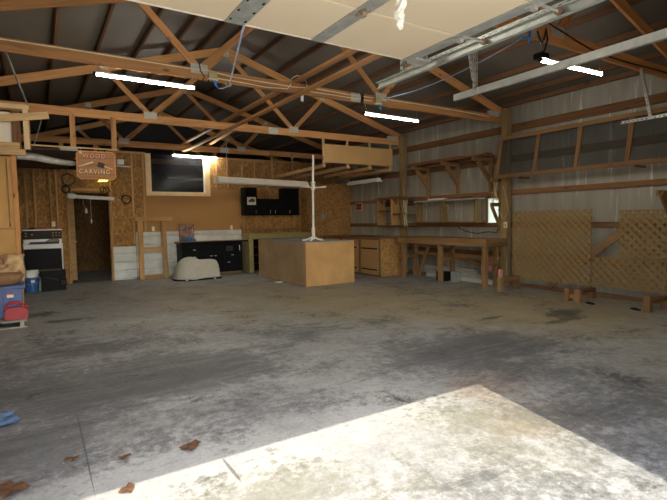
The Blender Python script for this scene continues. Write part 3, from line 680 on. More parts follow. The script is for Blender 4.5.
X0, X1, Z0, Z1, cc = .625, 1.235, 2.115, 2.60, .05
prism('border', [(X0+cc, Z0), (X1-cc, Z0), (X1, Z0+cc), (X1, Z1-cc), (X1-cc, Z1), (X0+cc, Z1), (X0, Z1-cc), (X0, Z0+cc)], 'Y', 9.085, 9.115, 'pine', sg)
i = .025
prism('face', [(X0+cc, Z0+i), (X1-cc, Z0+i), (X1-i, Z0+cc), (X1-i, Z1-cc), (X1-cc, Z1-i), (X0+cc, Z1-i), (X0+i, Z1-cc), (X0+i, Z0+cc)], 'Y', 9.079, 9.086, 'sign_wood', sg)
for s, z, sz, mt in (('WOOD', 2.508, .104, 'letter_red'), ('CARVING', 2.245, .106, 'letter_gold')):
    for k, (mm, dx, dz, yy) in enumerate((('letter_dark', .005, -.006, 9.0745), (mt, 0, 0, 9.069))):
        text('lettering', s, sz, MX.Translation((.90+dx, yy, z+dz)) @ FACE @ MX.Scale(.86, 4, (1, 0, 0)), mm, sg, .003, .035 if k == 0 else .006)
board('chisel_handle', (.66, 9.076, 2.335), (.745, 9.076, 2.36), .008, .03, 'pine_pale', sg); board('chisel_blade', (.745, 9.076, 2.36), (.88, 9.076, 2.41), .006, .022, 'tooth_white', sg)
board('mallet_head', (.95, 9.074, 2.375), (1.05, 9.074, 2.35), .01, .085, 'letter_dark', sg); board('mallet_handle', (1.05, 9.076, 2.345), (1.19, 9.076, 2.295), .008, .022, 'pine_pale', sg)
box('metal_tag', (.675, 9.074, 2.545), (.715, 9.079, 2.585), 'plate_steel', sg)
for x in (.70, 1.16): tube('hanging_wire', [(x, 9.10, 2.60), (x, 9.137, 2.645)], .004, 'chain_steel', sg, 6)

# storage closet at the left edge and what is stacked over it
cl = thing('storage_closet', 'plywood faced storage closet at the left edge', 'closet', (-.65, 9.0, 0))
box('front_panel', (-1.18, 8.60, 0), (-.27, 8.615, 1.285), 'closet_ply', cl); box('front_panel', (-1.18, 8.60, 1.315), (-.27, 8.615, 2.38), 'closet_ply', cl)
box('batten', (-1.18, 8.59, 1.285), (-.27, 8.615, 1.315), 'stud_pine', cl)
box('corner_post', (-.27, 8.585, 0), (-.205, 8.66, 2.40), 'pine', cl); box('side_panel', (-.235, 8.66, 0), (-.22, 9.2, 2.38), 'closet_ply', cl)
box('top_rail', (-1.2, 8.52, 2.40), (-.075, 8.61, 2.49), 'pine_pale', cl); box('roof_panel', (-1.2, 8.61, 2.40), (-.2, 9.2, 2.42), 'closet_ply', cl)
box('casing_strip', (-.335, 8.585, 1.33), (-.315, 8.6, 2.36), 'stud_pine', cl)
fr = thing('doorway_surround', 'pale dusty door frame standing on top of the storage closet', 'frame', (-.4, 8.5, 2.5))
box('upright', (-.09, 8.52, 2.4905), (-.02, 8.56, 3.08), 'window_trim', fr); box('head', (-1.2, 8.52, 3.08), (-.005, 8.57, 3.15), 'window_trim', fr); box('side', (-.02, 8.56, 2.4905), (-.005, 8.62, 3.08), 'pine', fr)
tag(board('pine_board', (-1.15, 8.502, 2.79), (.245, 8.502, 3.02), .036, .11, 'pine_pale'), 'pale board nailed across the frame, its end sticking out right', 'board')
tag(box('board_stub', (-1.15, 8.525, 2.4905), (-.15, 8.572, 2.585), 'pine_pale'), 'short board with rough end lying on the closet top', 'board')
tag(box('foam_sheet', (-1.15, 8.615, 2.421), (-.22, 8.65, 3.04), 'cream_edge'), 'cream sheet leaning behind the boards on the closet', 'sheet')
tag(box('dark_plank', (-.235, 8.575, 2.4905), (-.125, 8.595, 3.055), 'brown_lumber'), 'brown upright plank inside the pale frame', 'plank')
tag(chain('hanging_chain', (-.19, 6.128, 3.2), (-.02, 8.53, 3.155), link_len=.04, r=.005), 'steel chain hanging from the second truss at the far left', 'chain')
tag(chain('hanging_chain', (.20, 9.18, 3.2), (.03, 9.2, 2.635), link_len=.035), 'steel chain slanting from the sign truss down to the loft deck', 'chain')

# ------------------------------------------------------------------ left floor goods
def stove():
    t = thing('kitchen_range', 'old white kitchen range with dark control panel and black oven door', 'stove', (.12, 11.8, 0))
    box('body', (-.24, 11.53, .05), (.46, 12.15, .93), 'white_enamel', t, .01); box('kick_plate', (-.22, 11.55, 0), (.44, 12.1, .05), 'black_plastic', t)
    box('oven_door', (-.235, 11.495, .22), (.435, 11.53, .855), 'oven_glass', t, .008); box('drawer_front', (-.23, 11.50, .08), (.45, 11.53, .26), 'white_enamel', t, .006)
    tube('oven_handle', [(-.18, 11.47, .875), (.40, 11.47, .875)], .014, 'white_enamel', t, 8)
    for x in (-.16, .38): box('handle_mount', (x-.012, 11.47, .865), (x+.012, 11.53, .885), 'white_enamel', t)
    box('cooktop', (-.25, 11.50, .93), (.47, 12.02, .955), 'white_enamel', t, .006)
    for x, y in ((-.06, 11.66), (.28, 11.66), (-.06, 11.88), (.28, 11.88)): lathe('burner', [(.09, 0), (.09, .012), (.05, .016), (.005, .016)], (x, y, .955), 'dark_enamel', t, 20)
    box('back_panel', (-.24, 11.86, .955), (.46, 12.02, 1.09), 'white_enamel', t, .004)
    box('control_panel', (-.245, 11.80, 1.05), (.465, 12.06, 1.245), 'dark_enamel', t, .01); box('panel_frame', (-.25, 11.79, 1.235), (.47, 12.07, 1.255), 'white_enamel', t)
    for k, x in enumerate((-.19, -.08, .30, .36, .42)):
        for z in ((1.12, 1.18) if k > 1 or k == 0 else (1.15,)): lathe('knob', [(.018, -.02), (.016, -.004), (.016, 0)], (x, 11.80, z), 'counter_brown', t, 12, 'Y')
    return t
stove()
tag(box('blue_tool', (-.12, 11.503, .955), (.40, 11.56, 1.0), 'tool_blue'), 'long flat bluish tool lying on the range top', 'tool')
tag(prism('dark_rag', [(.14, 1.0005), (.41, 1.0005), (.41, 1.04), (.36, 1.065), (.24, 1.06)], 'Y', 11.505, 11.558, 'counter_brown', bev=.006), 'dark crumpled rag lying on the blue tool on the range', 'rag')
tag(box('red_case', (-.02, 11.84, 1.256), (.20, 12.0, 1.30), 'red_plastic', None, .012), 'flat red case lying on the range control panel', 'case')
tag(box('black_case', (-.14, 11.86, 1.256), (-.03, 12.0, 1.28), 'black_plastic', None, .008), 'small black case left of the red one on the range', 'case')
# buckets
def bucket(name, label, x, y, z0, h, r0, r1, mat, group):
    t = thing(name, label, 'bucket', (x, y, z0), group)
    lathe('body', [(r0, 0), (r1, h), (r1-.008, h), (r0-.008, .01), (.002, .01)], (x, y, z0), mat, t)
    for zz in (h-.02, h-.06): lathe('rim', [(r1-.006+.0, 0), (r1+.008, 0), (r1+.008, .014), (r1-.006, .014)], (x, y, z0+zz), mat, t)
    tube('bail', [(x-r1-.008, y, z0+h-.05)]+[(x-(r1+.01)*math.cos(a), y-(r1+.012)*math.sin(a), z0+h-.05-.09*math.sin(a)) for a in [math.pi*k/10 for k in range(1, 10)]]+[(x+r1+.008, y, z0+h-.05)], .004, 'chain_steel', t, 6)
    return t
bk = bucket('bucket', 'blue bucket on the floor by the black speaker', -.125, 11.30, 0, .30, .115, .135, 'bucket_blue', 'nested buckets')
box('bucket_label', (-.135, 11.157, .20), (-.07, 11.166, .255), 'paper_white', bk)
bucket('bucket', 'white bucket nested in the top of the blue one', -.125, 11.30, .17, .27, .112, .133, 'white_plastic', 'nested buckets')
sp = thing('speaker_cabinet', 'black speaker cabinet on the floor in front of the range', 'speaker', (.26, 11.35, 0))
box('cabinet', (.035, 11.20, 0), (.385, 11.49, .42), 'black_plastic', sp, .006)
prism('baffle', [(.386, .0), (.475, .0), (.475, .42), (.386, .42)], 'Y', 11.22, 11.46, 'black_plastic', sp)
lathe('driver', [(.075, 0), (.08, .01), (.05, .012), (.02, .004), (.002, .004)], (.476, 11.34, .16), 'dark_enamel', sp, 20, 'X')
lathe('tweeter', [(.03, 0), (.034, .008), (.01, .008)], (.476, 11.34, .34), 'dark_enamel', sp, 16, 'X')
tube('woofer_ring', [(.43+.03*math.cos(a), 11.217, .16+.03*math.sin(a)) for a in [2*math.pi*k/18 for k in range(18)]], .003, 'gray_block', sp, 6, True)
tube('cable', [(.10, 11.197, .30), (.18, 11.196, .26), (.26, 11.196, .25), (.34, 11.196, .21)], .003, 'tote_grey', sp, 6)
box('lid_strip', (.03, 11.195, .42), (.40, 11.495, .428), 'counter_brown', sp)
tag(prism('clear_jug', [(-.01, 0), (.032, 0), (.032, .24), (.02, .29), (.0, .29), (-.01, .24)], 'Y', 11.43, 11.50, 'white_plastic', bev=.004), 'narrow white jug between the buckets and the speaker', 'jug')
# pallet
pl = thing('wooden_pallet', 'low weathered wooden pallet under the blue tote', 'pallet', (-.7, 7.9, 0))
for k in range(6): box('deck_board', (-1.2, 7.42+k*.175, .085), (-.155, 7.42+k*.175+.13, .105), 'pallet_wood', pl)
for x in (-1.2, -.72, -.24): box('stringer', (x, 7.42, .018), (x+.045, 8.42, .085), 'pallet_wood', pl)
for k in range(3): box('bottom_board', (-1.2, 7.42+k*.43, 0), (-.155, 7.42+k*.43+.11, .018), 'pallet_wood', pl)
# tote
def tote():
    t = thing('storage_tote', 'blue plastic storage tote with grey lid on the pallet', 'tote', (-.55, 7.9, .106))
    prism('tub', [(-.92, .106), (-.22, .106), (-.195, .50), (-.945, .50)], 'Y', 7.66, 8.06, 'tote_blue', t, bev=.015)
    box('lid', (-.965, 7.63, .50), (-.175, 8.09, .545), 'tote_blue', t, .012); box('lid_edge', (-.19, 7.635, .49), (-.168, 8.085, .548), 'tote_grey', t, .006)
    for x in (-.36, -.58, -.80): box('rib', (x-.055, 7.648, .13), (x+.055, 7.665, .46), 'tote_blue', t, .006)
    lb = box('sticker', (-.375, 7.640, .385), (-.30, 7.6475, .445), 'paper_white', t, 0); box('sticker_band', (-.375, 7.6385, .425), (-.30, 7.640, .445), 'sign_red', lb, 0)
    return t
tote()
# gas can
gc = thing('gas_can', 'red plastic gas can in front of the blue tote', 'gas can', (-.27, 7.53, .106))
pr = [(-.405, .106), (-.145, .106), (-.145, .22), (-.165, .262), (-.20, .272), (-.36, .272), (-.40, .24)]
prism('body', pr, 'Y', 7.45, 7.60, 'red_plastic', gc, smooth=True, bev=.016)
tube('handle', [(-.385, 7.525, .25), (-.375, 7.525, .305), (-.35, 7.525, .325), (-.24, 7.525, .325), (-.205, 7.525, .30), (-.19, 7.525, .258)], .018, 'red_plastic', gc, 10)
lathe('cap', [(.028, 0), (.028, .03), (.02, .034)], (-.165, 7.525, .255), 'red_plastic', gc, 14)
# log sections on the tote
def logpiece(name, label, pts, y0, y1):
    bm = bmesh.new(); n = 9; rows = []
    for j in range(n+1):
        y = y0+(y1-y0)*j/n; s = 1-.25*abs(j/n-.5)*2
        cx = sum(p[0] for p in pts)/len(pts); cz = sum(p[1] for p in pts)/len(pts)
        rows.append([bm.verts.new((cx+(x-cx)*s+random.uniform(-.012, .012), y+random.uniform(-.008, .008), max(.5465, cz+(z-cz)*s+random.uniform(-.01, .01)))) for x, z in pts])
    for a, b2 in zip(rows, rows[1:]):
        for k in range(len(pts)): bm.faces.new((a[k], a[(k+1) % len(pts)], b2[(k+1) % len(pts)], b2[k]))
    bm.faces.new(rows[0]); bm.faces.new(rows[-1][::-1])
    return fin(name, bm, 'log_wood', None, smooth=True)
tag(lathe('wood_bowl', [(.13, 0), (.20, .03), (.24, .09), (.25, .13), (.22, .15), (.18, .12), (.01, .09)], (-.42, 7.80, .548), 'log_wood', seg=30), 'rough turned wooden bowl blank on the tote lid', 'bowl')
def circ(cx, cz, rx, rz, n=16): return [(cx+rx*math.cos(2*math.pi*k/n), cz+rz*math.sin(2*math.pi*k/n)) for k in range(n)]
bm = bmesh.new(); pts = [(-.90, .55), (-.18, .55), (-.165, .70), (-.185, .86), (-.165, .94), (-.28, .93), (-.36, .955), (-.5, .93), (-.7, .95), (-.88, .9)]
A = [bm.verts.new((x, 8.06, z)) for x, z in pts]; B = [bm.verts.new((x+.01, 8.17, z-.01)) for x, z in pts]
for k in range(len(pts)): bm.faces.new((A[k], A[(k+1) % len(pts)], B[(k+1) % len(pts)], B[k]))
bm.faces.new(A); bm.faces.new(B[::-1])
for v in bm.verts: v.co.z -= .0
m, nt, b, o = nodes('burl')
tc = N(nt, 'ShaderNodeTexCoord'); nz = N(nt, 'ShaderNodeTexNoise', Scale=5, Detail=6, Distortion=1.5); nt.links.new(tc.outputs['Object'], nz.inputs['Vector'])
r = ramp(nt, [(.32, (.06, .025, .012)), (.43, (.26, .14, .06)), (.55, (.46, .29, .14)), (.7, (.62, .43, .23))]); nt.links.new(nz.outputs[0], r.inputs[0]); nt.links.new(r.outputs[0], b.inputs['Base Color']); b.inputs['Roughness'].default_value = .8
bu = fin('burl_slab', bm, 'burl')
bu.location.z -= .0; tag(bu, 'swirly brown burl slab standing on the blue tote', 'wood slab')

# ------------------------------------------------------------------ back wall things
lfm = thing('stud_frame', 'narrow stud frame with overhanging head leaning on the back wall', 'frame', (2.4, 12.05, 0))
def lean(z): return 11.98+.13*z/1.48
for xb, xt in ((2.10, 2.12), (2.66, 2.66)): board('stud', (xb, lean(0), .001), (xt, lean(1.44), 1.43), .115, .036, 'stud_pine', lfm, (0, 1, 0))
board('head_plate', (2.0, lean(1.45), 1.45), (2.88, lean(1.45), 1.45), .07, .10, 'stud_pine', lfm)
board('middle_rail', (2.15, lean(.72), .72), (2.62, lean(.72), .72), .036, .10, 'stud_pine', lfm); board('bottom_rail', (2.15, lean(.07), .06), (2.62, lean(.07), .06), .036, .10, 'stud_pine', lfm)
# dog house
dg = thing('dog_house', 'grey igloo style plastic dog house on the garage floor', 'dog house', (3.12, 11.33, 0))
def domeshape():
    bm = bmesh.new(); cx, cy, r, h = 3.06, 11.32, .375, .50; rings = []
    prof = [(1.05, .0), (1.05, .03), (1.0, .045), (.975, .13), (.915, .23), (.82, .32), (.68, .40), (.51, .455), (.33, .49), (.15, .508), (.01, .512)]
    for k, z in prof:
        rings.append([bm.verts.new((cx+r*k*math.cos(a), cy+r*k*math.sin(a)*.95, z+.025)) for a in [2*math.pi*j/36 for j in range(36)]])
    for a, b2 in zip(rings, rings[1:]):
        for j in range(36): bm.faces.new((a[j], a[(j+1) % 36], b2[(j+1) % 36], b2[j]))
    bm.faces.new(rings[-1]); bm.faces.new(rings[0][::-1]); return bm
fin('dome', domeshape(), 'grey_plastic', dg, smooth=True)
def tunnel():
    bm = bmesh.new(); rows = []
    for x, s in ((3.06, .99), (3.30, 1.0), (3.58, 1.0), (3.63, .985), (3.66, .95), (3.672, .88)):
        w, h = .30, .44
        pts = [(-w*1.15, .03), (-w, .05), (-w*.98, h*.5), (-w*.9, h*.75), (-w*.68, h*.93), (-w*.3, h), (w*.3, h), (w*.68, h*.93), (w*.9, h*.75), (w*.98, h*.5), (w, .05), (w*1.15, .03)]
        rows.append([bm.verts.new((x+(.03 if x > 3.55 else 0)*(1-z/.46), 11.32+y*(s*.5+.5), .0+z*s+.012)) for y, z in pts])
    for a, b2 in zip(rows, rows[1:]):
        for k in range(len(a)-1): bm.faces.new((a[k], a[k+1], b2[k+1], b2[k]))
    bm.faces.new(rows[-1]); return bm
fin('entrance_tunnel', tunnel(), 'grey_plastic', dg, smooth=True)
prism('base_tray', [(2.66, 11.20), (2.76, 11.02), (2.92, 10.95), (3.6, 10.97), (3.72, 11.0), (3.74, 11.60), (3.6, 11.66), (2.92, 11.69), (2.76, 11.62), (2.66, 11.44)], 'Z', 0, .035, 'black_plastic', dg)
for x in (2.86, 3.52): box('clip', (x, 10.945, .012), (x+.05, 10.965, .034), 'white_plastic', dg)
# base cabinets
def basecab(label, x0, x1, fronts, group='black base cabinets'):
    t = thing('base_cabinet', label, 'cabinet', ((x0+x1)/2, 12.0, 0), group)
    box('body', (x0, 11.77, .07), (x1, 12.26, .83), 'black_paint', t); box('toe_kick', (x0, 11.83, 0), (x1, 12.26, .07), 'counter_brown', t)
    for kind, a, b2, c, d, hs in fronts:
        f = box('drawer' if kind == 'd' else 'door', (a, 11.752, c*.925), (b2, 11.77, d*.925), 'black_paint', t, .006)
        for hx, hz in [(q, w_*.925) for q, w_ in hs]: multibox('handle', [((hx-.03, 11.728, hz-.008), (hx+.03, 11.738, hz+.008)), ((hx-.026, 11.738, hz-.006), (hx-.016, 11.752, hz+.006)), ((hx+.016, 11.738, hz-.006), (hx+.026, 11.752, hz+.006))], 'silver_handle', f)
    return t
basecab('black drawer cabinet at the left end of the back counter', 3.0, 3.46, [('d', 3.10, 3.44, .64, .80, [(3.30, .72)]), ('d', 3.10, 3.44, .44, .62, [(3.30, .53)]), ('d', 3.10, 3.44, .10, .42, [(3.30, .3)])])
basecab('black double door cabinet in the middle of the back counter', 3.465, 4.07, [('d', 3.49, 3.76, .67, .80, []), ('d', 3.78, 4.05, .67, .80, []), ('o', 3.49, 3.765, .10, .65, [(3.72, .54)]), ('o', 3.775, 4.05, .10, .65, [(3.83, .54)])])
rc = basecab('black appliance front cabinet at the right end of the back counter', 4.075, 4.56, [('d', 4.10, 4.54, .62, .82, [(4.28, .54)]), ('o', 4.10, 4.54, .10, .50, [(4.18, .34)])])
for k in range(4): box('vent_slat', (4.12, 11.746, .61+k*.033), (4.30, 11.752, .628+k*.033), 'ink_dark', rc, 0)
tube('latch', [(4.48, 11.74, .61), (4.48, 11.74, .74)], .008, 'silver_handle', rc, 6)
ctp = tag(box('countertop', (2.945, 11.70, .83), (4.70, 12.27, .875), 'counter_brown', None, .006), 'brown worktop with dark edge along the back cabinets', 'countertop')
box('edging', (2.945, 11.685, .826), (4.70, 11.70, .872), 'black_paint', ctp)
# poster and blue cloth
po = thing('picture_board', 'dark colourful picture board standing on the back counter', 'picture', (3.19, 12.1, .875))
board('board', (3.04, 12.13, 1.0975), (3.42, 12.13, 1.0975), .02, .445, 'black_paint', po); board('print', (3.045, 12.118, 1.0975), (3.415, 12.118, 1.0975), .004, .435, 'poster_print', po)
bm = bmesh.new()
for p, rr in (((3.20, 11.92, .93), .085), ((3.29, 11.92, .92), .065), ((3.13, 11.92, .91), .055), ((3.36, 11.92, .90), .045)):
    g = bmesh.ops.create_icosphere(bm, subdivisions=2, radius=rr)
    for v in g['verts']: v.co = V((v.co.x, v.co.y*.7, max(v.co.z, .8755-p[2])))*(1) + V((random.uniform(-.006, .006), 0, 0)); v.co += V(p)
tag(fin('blue_cloth', bm, 'cloth_blue', smooth=True), 'crumpled blue cloth bundle in front of the picture board', 'cloth')
# olive desk behind island
dk = thing('work_counter', 'olive painted counter with open front behind the island box', 'counter', (5.5, 12, 0))
box('top', (4.72, 11.72, .975), (6.60, 12.25, 1.02), 'olive_paint', dk, .004); box('end_panel', (4.74, 11.74, 0), (4.76, 12.25, .975), 'olive_paint', dk)
box('leg', (4.74, 11.72, 0), (4.86, 11.76, .975), 'olive_paint', dk); box('apron', (4.86, 11.735, .88), (6.58, 11.76, .975), 'olive_paint', dk); box('back_panel', (4.76, 12.20, 0), (6.60, 12.22, .975), 'black_paint', dk)
box('leg', (6.48, 11.72, 0), (6.60, 11.76, .975), 'olive_paint', dk)
for z in (.2, .42, .64): box('shelf', (4.765, 11.80, z), (6.58, 12.19, z+.02), 'black_paint', dk)
tag(box('ledge_shelf', (4.76, 12.18, 1.115), (6.58, 12.31, 1.14), 'counter_brown'), 'thin wall ledge under the black wall cabinets', 'shelf')
# wall cabinets
def wallcab(label, x0, x1, z1, doors, pulls):
    t = thing('wall_cabinet', label, 'cabinet', ((x0+x1)/2, 12.17, 1.51), 'black wall cabinets')
    box('body', (x0, 12.045, 1.515), (x1, 12.325, z1), 'black_paint', t)
    for (a, b2), (px) in zip(doors, pulls):
        f = box('door', (a, 12.026, 1.53), (b2, 12.045, z1-.015), 'black_paint', t, .005)
        tube('handle', [(px, 12.012, 1.575), (px, 12.002, 1.59), (px, 12.002, 1.64), (px, 12.012, 1.655)], .006, 'silver_handle', f, 6); box('handle_base', (px-.005, 12.01, 1.575), (px+.005, 12.026, 1.58), 'silver_handle', f)
    return t
wc = wallcab('tall black wall cabinet with a framed car picture on its door', 4.78, 5.14, 2.27, [(4.80, 5.125)], [5.085])
wallcab('low black wall cabinet between the two tall ones', 5.145, 5.92, 1.965, [(5.16, 5.525), (5.535, 5.905)], [5.545-.035, 5.66])
wallcab('tall black wall cabinet at the right end of the row', 5.925, 6.43, 2.27, [(5.94, 6.415)], [6.11])
pc = thing('car_picture', 'small pale picture of a car on the tall left cabinet', 'picture', (4.965, 12.02, 1.80))
box('sheet', (4.84, 12.018, 1.80), (5.09, 12.025, 2.01), 'paper_white', pc, 0)
prism('car', [(4.88, 1.88), (4.88, 1.92), (4.92, 1.935), (4.94, 1.965), (5.02, 1.965), (5.05, 1.935), (5.06, 1.92), (5.06, 1.89), (5.03, 1.88), (5.02, 1.865), (5.0, 1.865), (4.99, 1.88), (4.94, 1.88), (4.93, 1.865), (4.91, 1.865), (4.9, 1.88)], 'Y', 12.0145, 12.018, 'ink_dark', pc)
# wall plates, coils, hooks
def outlet(x, z, label, y=YB-.03, sx=.035):
    t = thing('wall_outlet', label, 'outlet', (x, y, z)); box('plate', (x-sx, y-.008, z-.057), (x+sx, y, z+.057), 'ivory_plastic', t, .003)
    for dz in (-.022, .022): box('socket', (x-.014, y-.0105, z+dz-.014), (x+.014, y-.008, z+dz+.014), 'white_plastic', t, 0)
    return t
outlet(2.46, 1.21, 'ivory wall outlet above the sheet metal beside the stud frame')
outlet(4.48, 1.20, 'ivory wall outlet above the right end of the sheet metal')
outlet(.335, 1.37, 'ivory wall outlet on the bare studs above the range', y=12.24)
tag(box('switch_plate', (6.88, 11.585, 1.38), (7.03, 11.597, 1.52), 'gray_block', None, .003), 'grey switch plate on the corner OSB face', 'switch')
def coil(label, x, y, z, r, n, rad, mat='black_cable'):
    pts = []
    for k in range(n*18+1):
        a = 2*math.pi*k/18; pts.append((x+(r+.012*math.sin(k*.37))*math.cos(a), y+.01*math.sin(k*.9)-.0008*k, z+(r+.010*math.cos(k*.53))*math.sin(a)))
    return tag(tube('cord_coil', pts, rad, mat, seg=6), label, 'cord')
coil('black cord coil hung on the OSB right of the doorway', 1.86, 12.28, 1.93, .10, 3, .010)
coil('black cord coil hung above the left doorjamb', .60, 12.18, 2.14, .075, 3, .012)
coil('thin wire hoop hung above the left doorjamb coil', .66, 12.22, 2.36, .13, 2, .007)
tag(tube('extension_cord', [(1.33, 12.18, 2.08), (1.30, 12.18, 2.16), (1.36, 12.18, 2.23), (1.43, 12.18, 2.13), (1.36, 12.18, 2.08), (1.38, 12.18, 2.2), (1.46, 12.2, 2.22), (1.50, 12.22, 2.12), (1.44, 12.2, 2.07)], .015, 'black_cable', seg=6), 'tangled black cord at the right end of the doorway head', 'cord')
tag(tube('wire', catenary((1.5, 12.27, 2.15), (1.80, 12.27, 2.03), .05)+[(1.80, 12.29, 2.03)], .005, 'black_cable', seg=6), 'thin wire sagging to the coil right of the doorway', 'wire')
tag(tube('wire', [(1.52, 12.28, 2.2), (1.68, 12.28, 2.42), (1.80, 12.28, 2.66)], .005, 'black_cable', seg=6), 'thin wire slanting up to the white wall fixture', 'wire')
# back room: bench and a light glimpsed through the glass
sbr = tag(box('strip_light', (3.3, 14.2, 2.62), (4.5, 14.32, 2.68), 'white_paint'), 'unlit strip light glimpsed through the interior window', 'light')
tag(box('dark_cabinet', (2.3, 14.9, 0), (5.3, 15.4, 2.80), 'dark_deck'), 'dark cabinet glimpsed through the interior window', 'cabinet')
for x in (3.34, 4.46): chain('chain', (x, 14.26, 2.675), (x, 15.28, 3.2), sbr)

# ------------------------------------------------------------------ island box with pole
ib = thing('island_box', 'big plywood sided island box in the middle of the floor', 'box', (5.17, 9.5, 0))
IX0, IX1, IY0, IY1 = 4.58, 5.765, 8.34, 10.70
box('front_panel', (IX0, IY0, .008), (IX1, IY0+.018, .89), 'plywood', ib, 0); box('left_panel', (IX0, IY0+.019, .012), (IX0+.018, IY1, .885), 'plywood_shaded', ib, 0)
box('right_panel', (IX1-.018, IY0+.019, .01), (IX1, IY1, .885), 'plywood_shaded', ib, 0); box('rear_panel', (IX0+.019, IY1-.018, .01), (IX1-.019, IY1, .885), 'plywood_shaded', ib, 0)
box('top', (IX0-.004, IY0-.004, .89), (IX1+.004, IY1+.004, .912), 'island_top', ib, 0); box('corner_trim', (IX0-.006, IY0-.006, 0), (IX0+.022, IY0+.0, .90), 'pine', ib); box('corner_trim', (IX0-.008, IY1-.02, 0), (IX0, IY1+.01, .90), 'stud_pine', ib)
box('base_plate', (IX0+.002, IY0+.002, 0), (IX1-.002, IY1-.002, .008), 'brown_lumber', ib, 0)
pol = thing('white_pole_stand', 'white pole on splayed feet standing on the island box', 'stand', (5.0, 8.75, .912))
tube('pole', [(5.0, 8.75, .95), (5.01, 8.75, 2.10), (5.03, 8.75, 2.73)], .024, 'white_paint', pol, 12)
tube('socket', [(5.0, 8.75, .96), (5.0, 8.75, 1.19)], .04, 'white_paint', pol, 12)
for a in (0, 72, 144, 216, 288):
    r = math.radians(a+10); tube('foot', [(5.0+.03*math.cos(r), 8.75+.03*math.sin(r), 1.0), (5.0+.10*math.cos(r), 8.75+.10*math.sin(r), .955), (5.0+.20*math.cos(r), 8.75+.20*math.sin(r), .935), (5.0+.235*math.cos(r), 8.75+.235*math.sin(r), .9135+.02)], [.02, .02, .019, .018], 'white_paint', pol, 8)
lathe('collar', [(.04, -.05), (.045, -.03), (.045, .05), (.035, .07)], (5.012, 8.75, 2.05), 'white_paint', pol, 14)
lathe('clamp', [(.03, -.02), (.055, -.015), (.055, .015), (.03, .02)], (5.014, 8.75, 2.15), 'ivory_plastic', pol, 14)
tube('cross_arm', [(4.70, 8.75, 2.065), (5.012, 8.75, 2.045), (5.34, 8.75, 2.065)], .012, 'white_paint', pol, 8)
for x in (4.72, 4.76, 4.80, 5.24, 5.28, 5.32): tube('peg', [(x, 8.75, 2.055), (x, 8.75, 2.085)], .009, 'white_plastic', pol, 6)
tag(prism('white_scrap', circ(4.45, 9.35, .09, .05, 10), 'Z', 0.001, .03, 'paper_white', bev=.006), 'white scrap on the floor at the foot of the island', 'scrap')

# ------------------------------------------------------------------ right side: storage cabinet, workbench, shelves
oc = thing('storage_cabinet', 'low OSB cabinet with strap hinged doors beside the workbench', 'cabinet', (7.04, 9.9, 0))
box('end_panel', (6.73, 8.67, .01), (7.36, 8.69, .885), 'osb', oc, 0); box('carcass', (6.76, 8.69, .01), (7.36, 11.2, .885), 'brown_lumber', oc)
box('top', (6.70, 8.65, .885), (7.73, 11.3, .925), 'brown_lumber', oc); box('corner_stile', (6.715, 8.665, 0), (6.735, 8.70, .885), 'dark_deck', oc)
for k in range(3):
    ya = 8.72+.83*k
    d = box('door', (6.735, ya, .04), (6.758, ya+.72, .87), 'hardboard', oc, .003); box('stile', (6.728, ya+.73, .01), (6.76, ya+.82, .885), 'brown_lumber', oc)
    for z in (.16, .66): box('strap_hinge', (6.727, ya+.02, z-.015), (6.735, ya+.71, z+.015), 'black_paint', d, 0); box('hinge_bolt', (6.722, ya+.03, z-.03), (6.727, ya+.05, z+.03), 'plate_steel', d, 0)
wbn = thing('workbench', 'long brown timber workbench along the right wall', 'workbench', (7.4, 7.0, 0))
box('apron', (7.085, 5.93, .80), (7.125, 8.48, .905), 'bench_lumber', wbn)
for k in range(4): box('top_board', (7.085+k*.163, 5.93, .906), (7.085+k*.163+.158, 8.60, .944), 'bench_lumber', wbn)
for y in (6.02, 7.18, 8.36):
    board('leg', (7.135+.035, y+.0, 0), (7.135+.035, y-.0, .905), .085, .085, 'bench_lumber', wbn)
    board('leg', (7.62, y+.10, 0), (7.62, y+.10, .905), .085, .085, 'bench_lumber', wbn); box('cross_rail', (7.215, y-.0, .44), (7.58, y+.036, .53), 'bench_lumber', wbn)
box('end_apron', (7.126, 5.935, .80), (7.72, 5.975, .905), 'bench_lumber', wbn)
box('lower_rail', (7.60, 6.05, .50), (7.64, 8.40, .59), 'bench_lumber', wbn)
# under the bench
def logs(name, label, p, q, w, h, mat='gray_lumber', cat='board', group=None):
    return tag(board(name, p, q, w, h, mat), label, cat, group)
zz = 0; k = 0
for z, xs in ((.045, (7.718, 7.825)), (.136, (7.72, 7.826)), (.227, (7.77,))):
    for x in xs:
        y0_, y1_ = 6.25+.12*k, 8.15+.08*k
        tag(board('gray_plank', (x, y0_, z), (x, y1_, z), .10, .085, 'gray_lumber'), ['weathered grey plank at the bottom front of the pile under the bench', 'weathered grey plank at the bottom back of the pile under the bench', 'weathered grey plank in the middle row front of the bench pile', 'weathered grey plank in the middle row back of the bench pile', 'single weathered grey plank topping the pile under the bench'][k], 'plank', 'grey planks under the workbench'); k += 1
tag(board('brown_plank', (7.545, 7.93, .74), (7.53, 8.24, .04), .036, .09, 'bench_lumber'), 'brown plank leaning diagonally under the left half of the bench', 'plank')
tag(board('brown_plank', (7.78, 7.50, .53), (7.78, 6.45, .335), .036, .085, 'bench_lumber'), 'long brown plank sloping down to the right under the bench', 'plank')
tag(box('pink_foam_block', (7.66, 6.28, .273), (7.76, 6.56, .40), 'pink_foam', None, .01), 'pink foam block lying on the grey planks under the right bench end', 'foam block')
tag(box('dark_box', (7.35, 7.25, 0), (7.55, 7.50, .20), 'black_plastic', None, .01), 'dark box on the floor behind the middle bench leg', 'box')
tag(box('gray_block', (7.40, 6.98, 0), (7.55, 7.12, .22), 'gray_block', None, .008), 'upright grey block on the floor right of the middle bench leg', 'block')
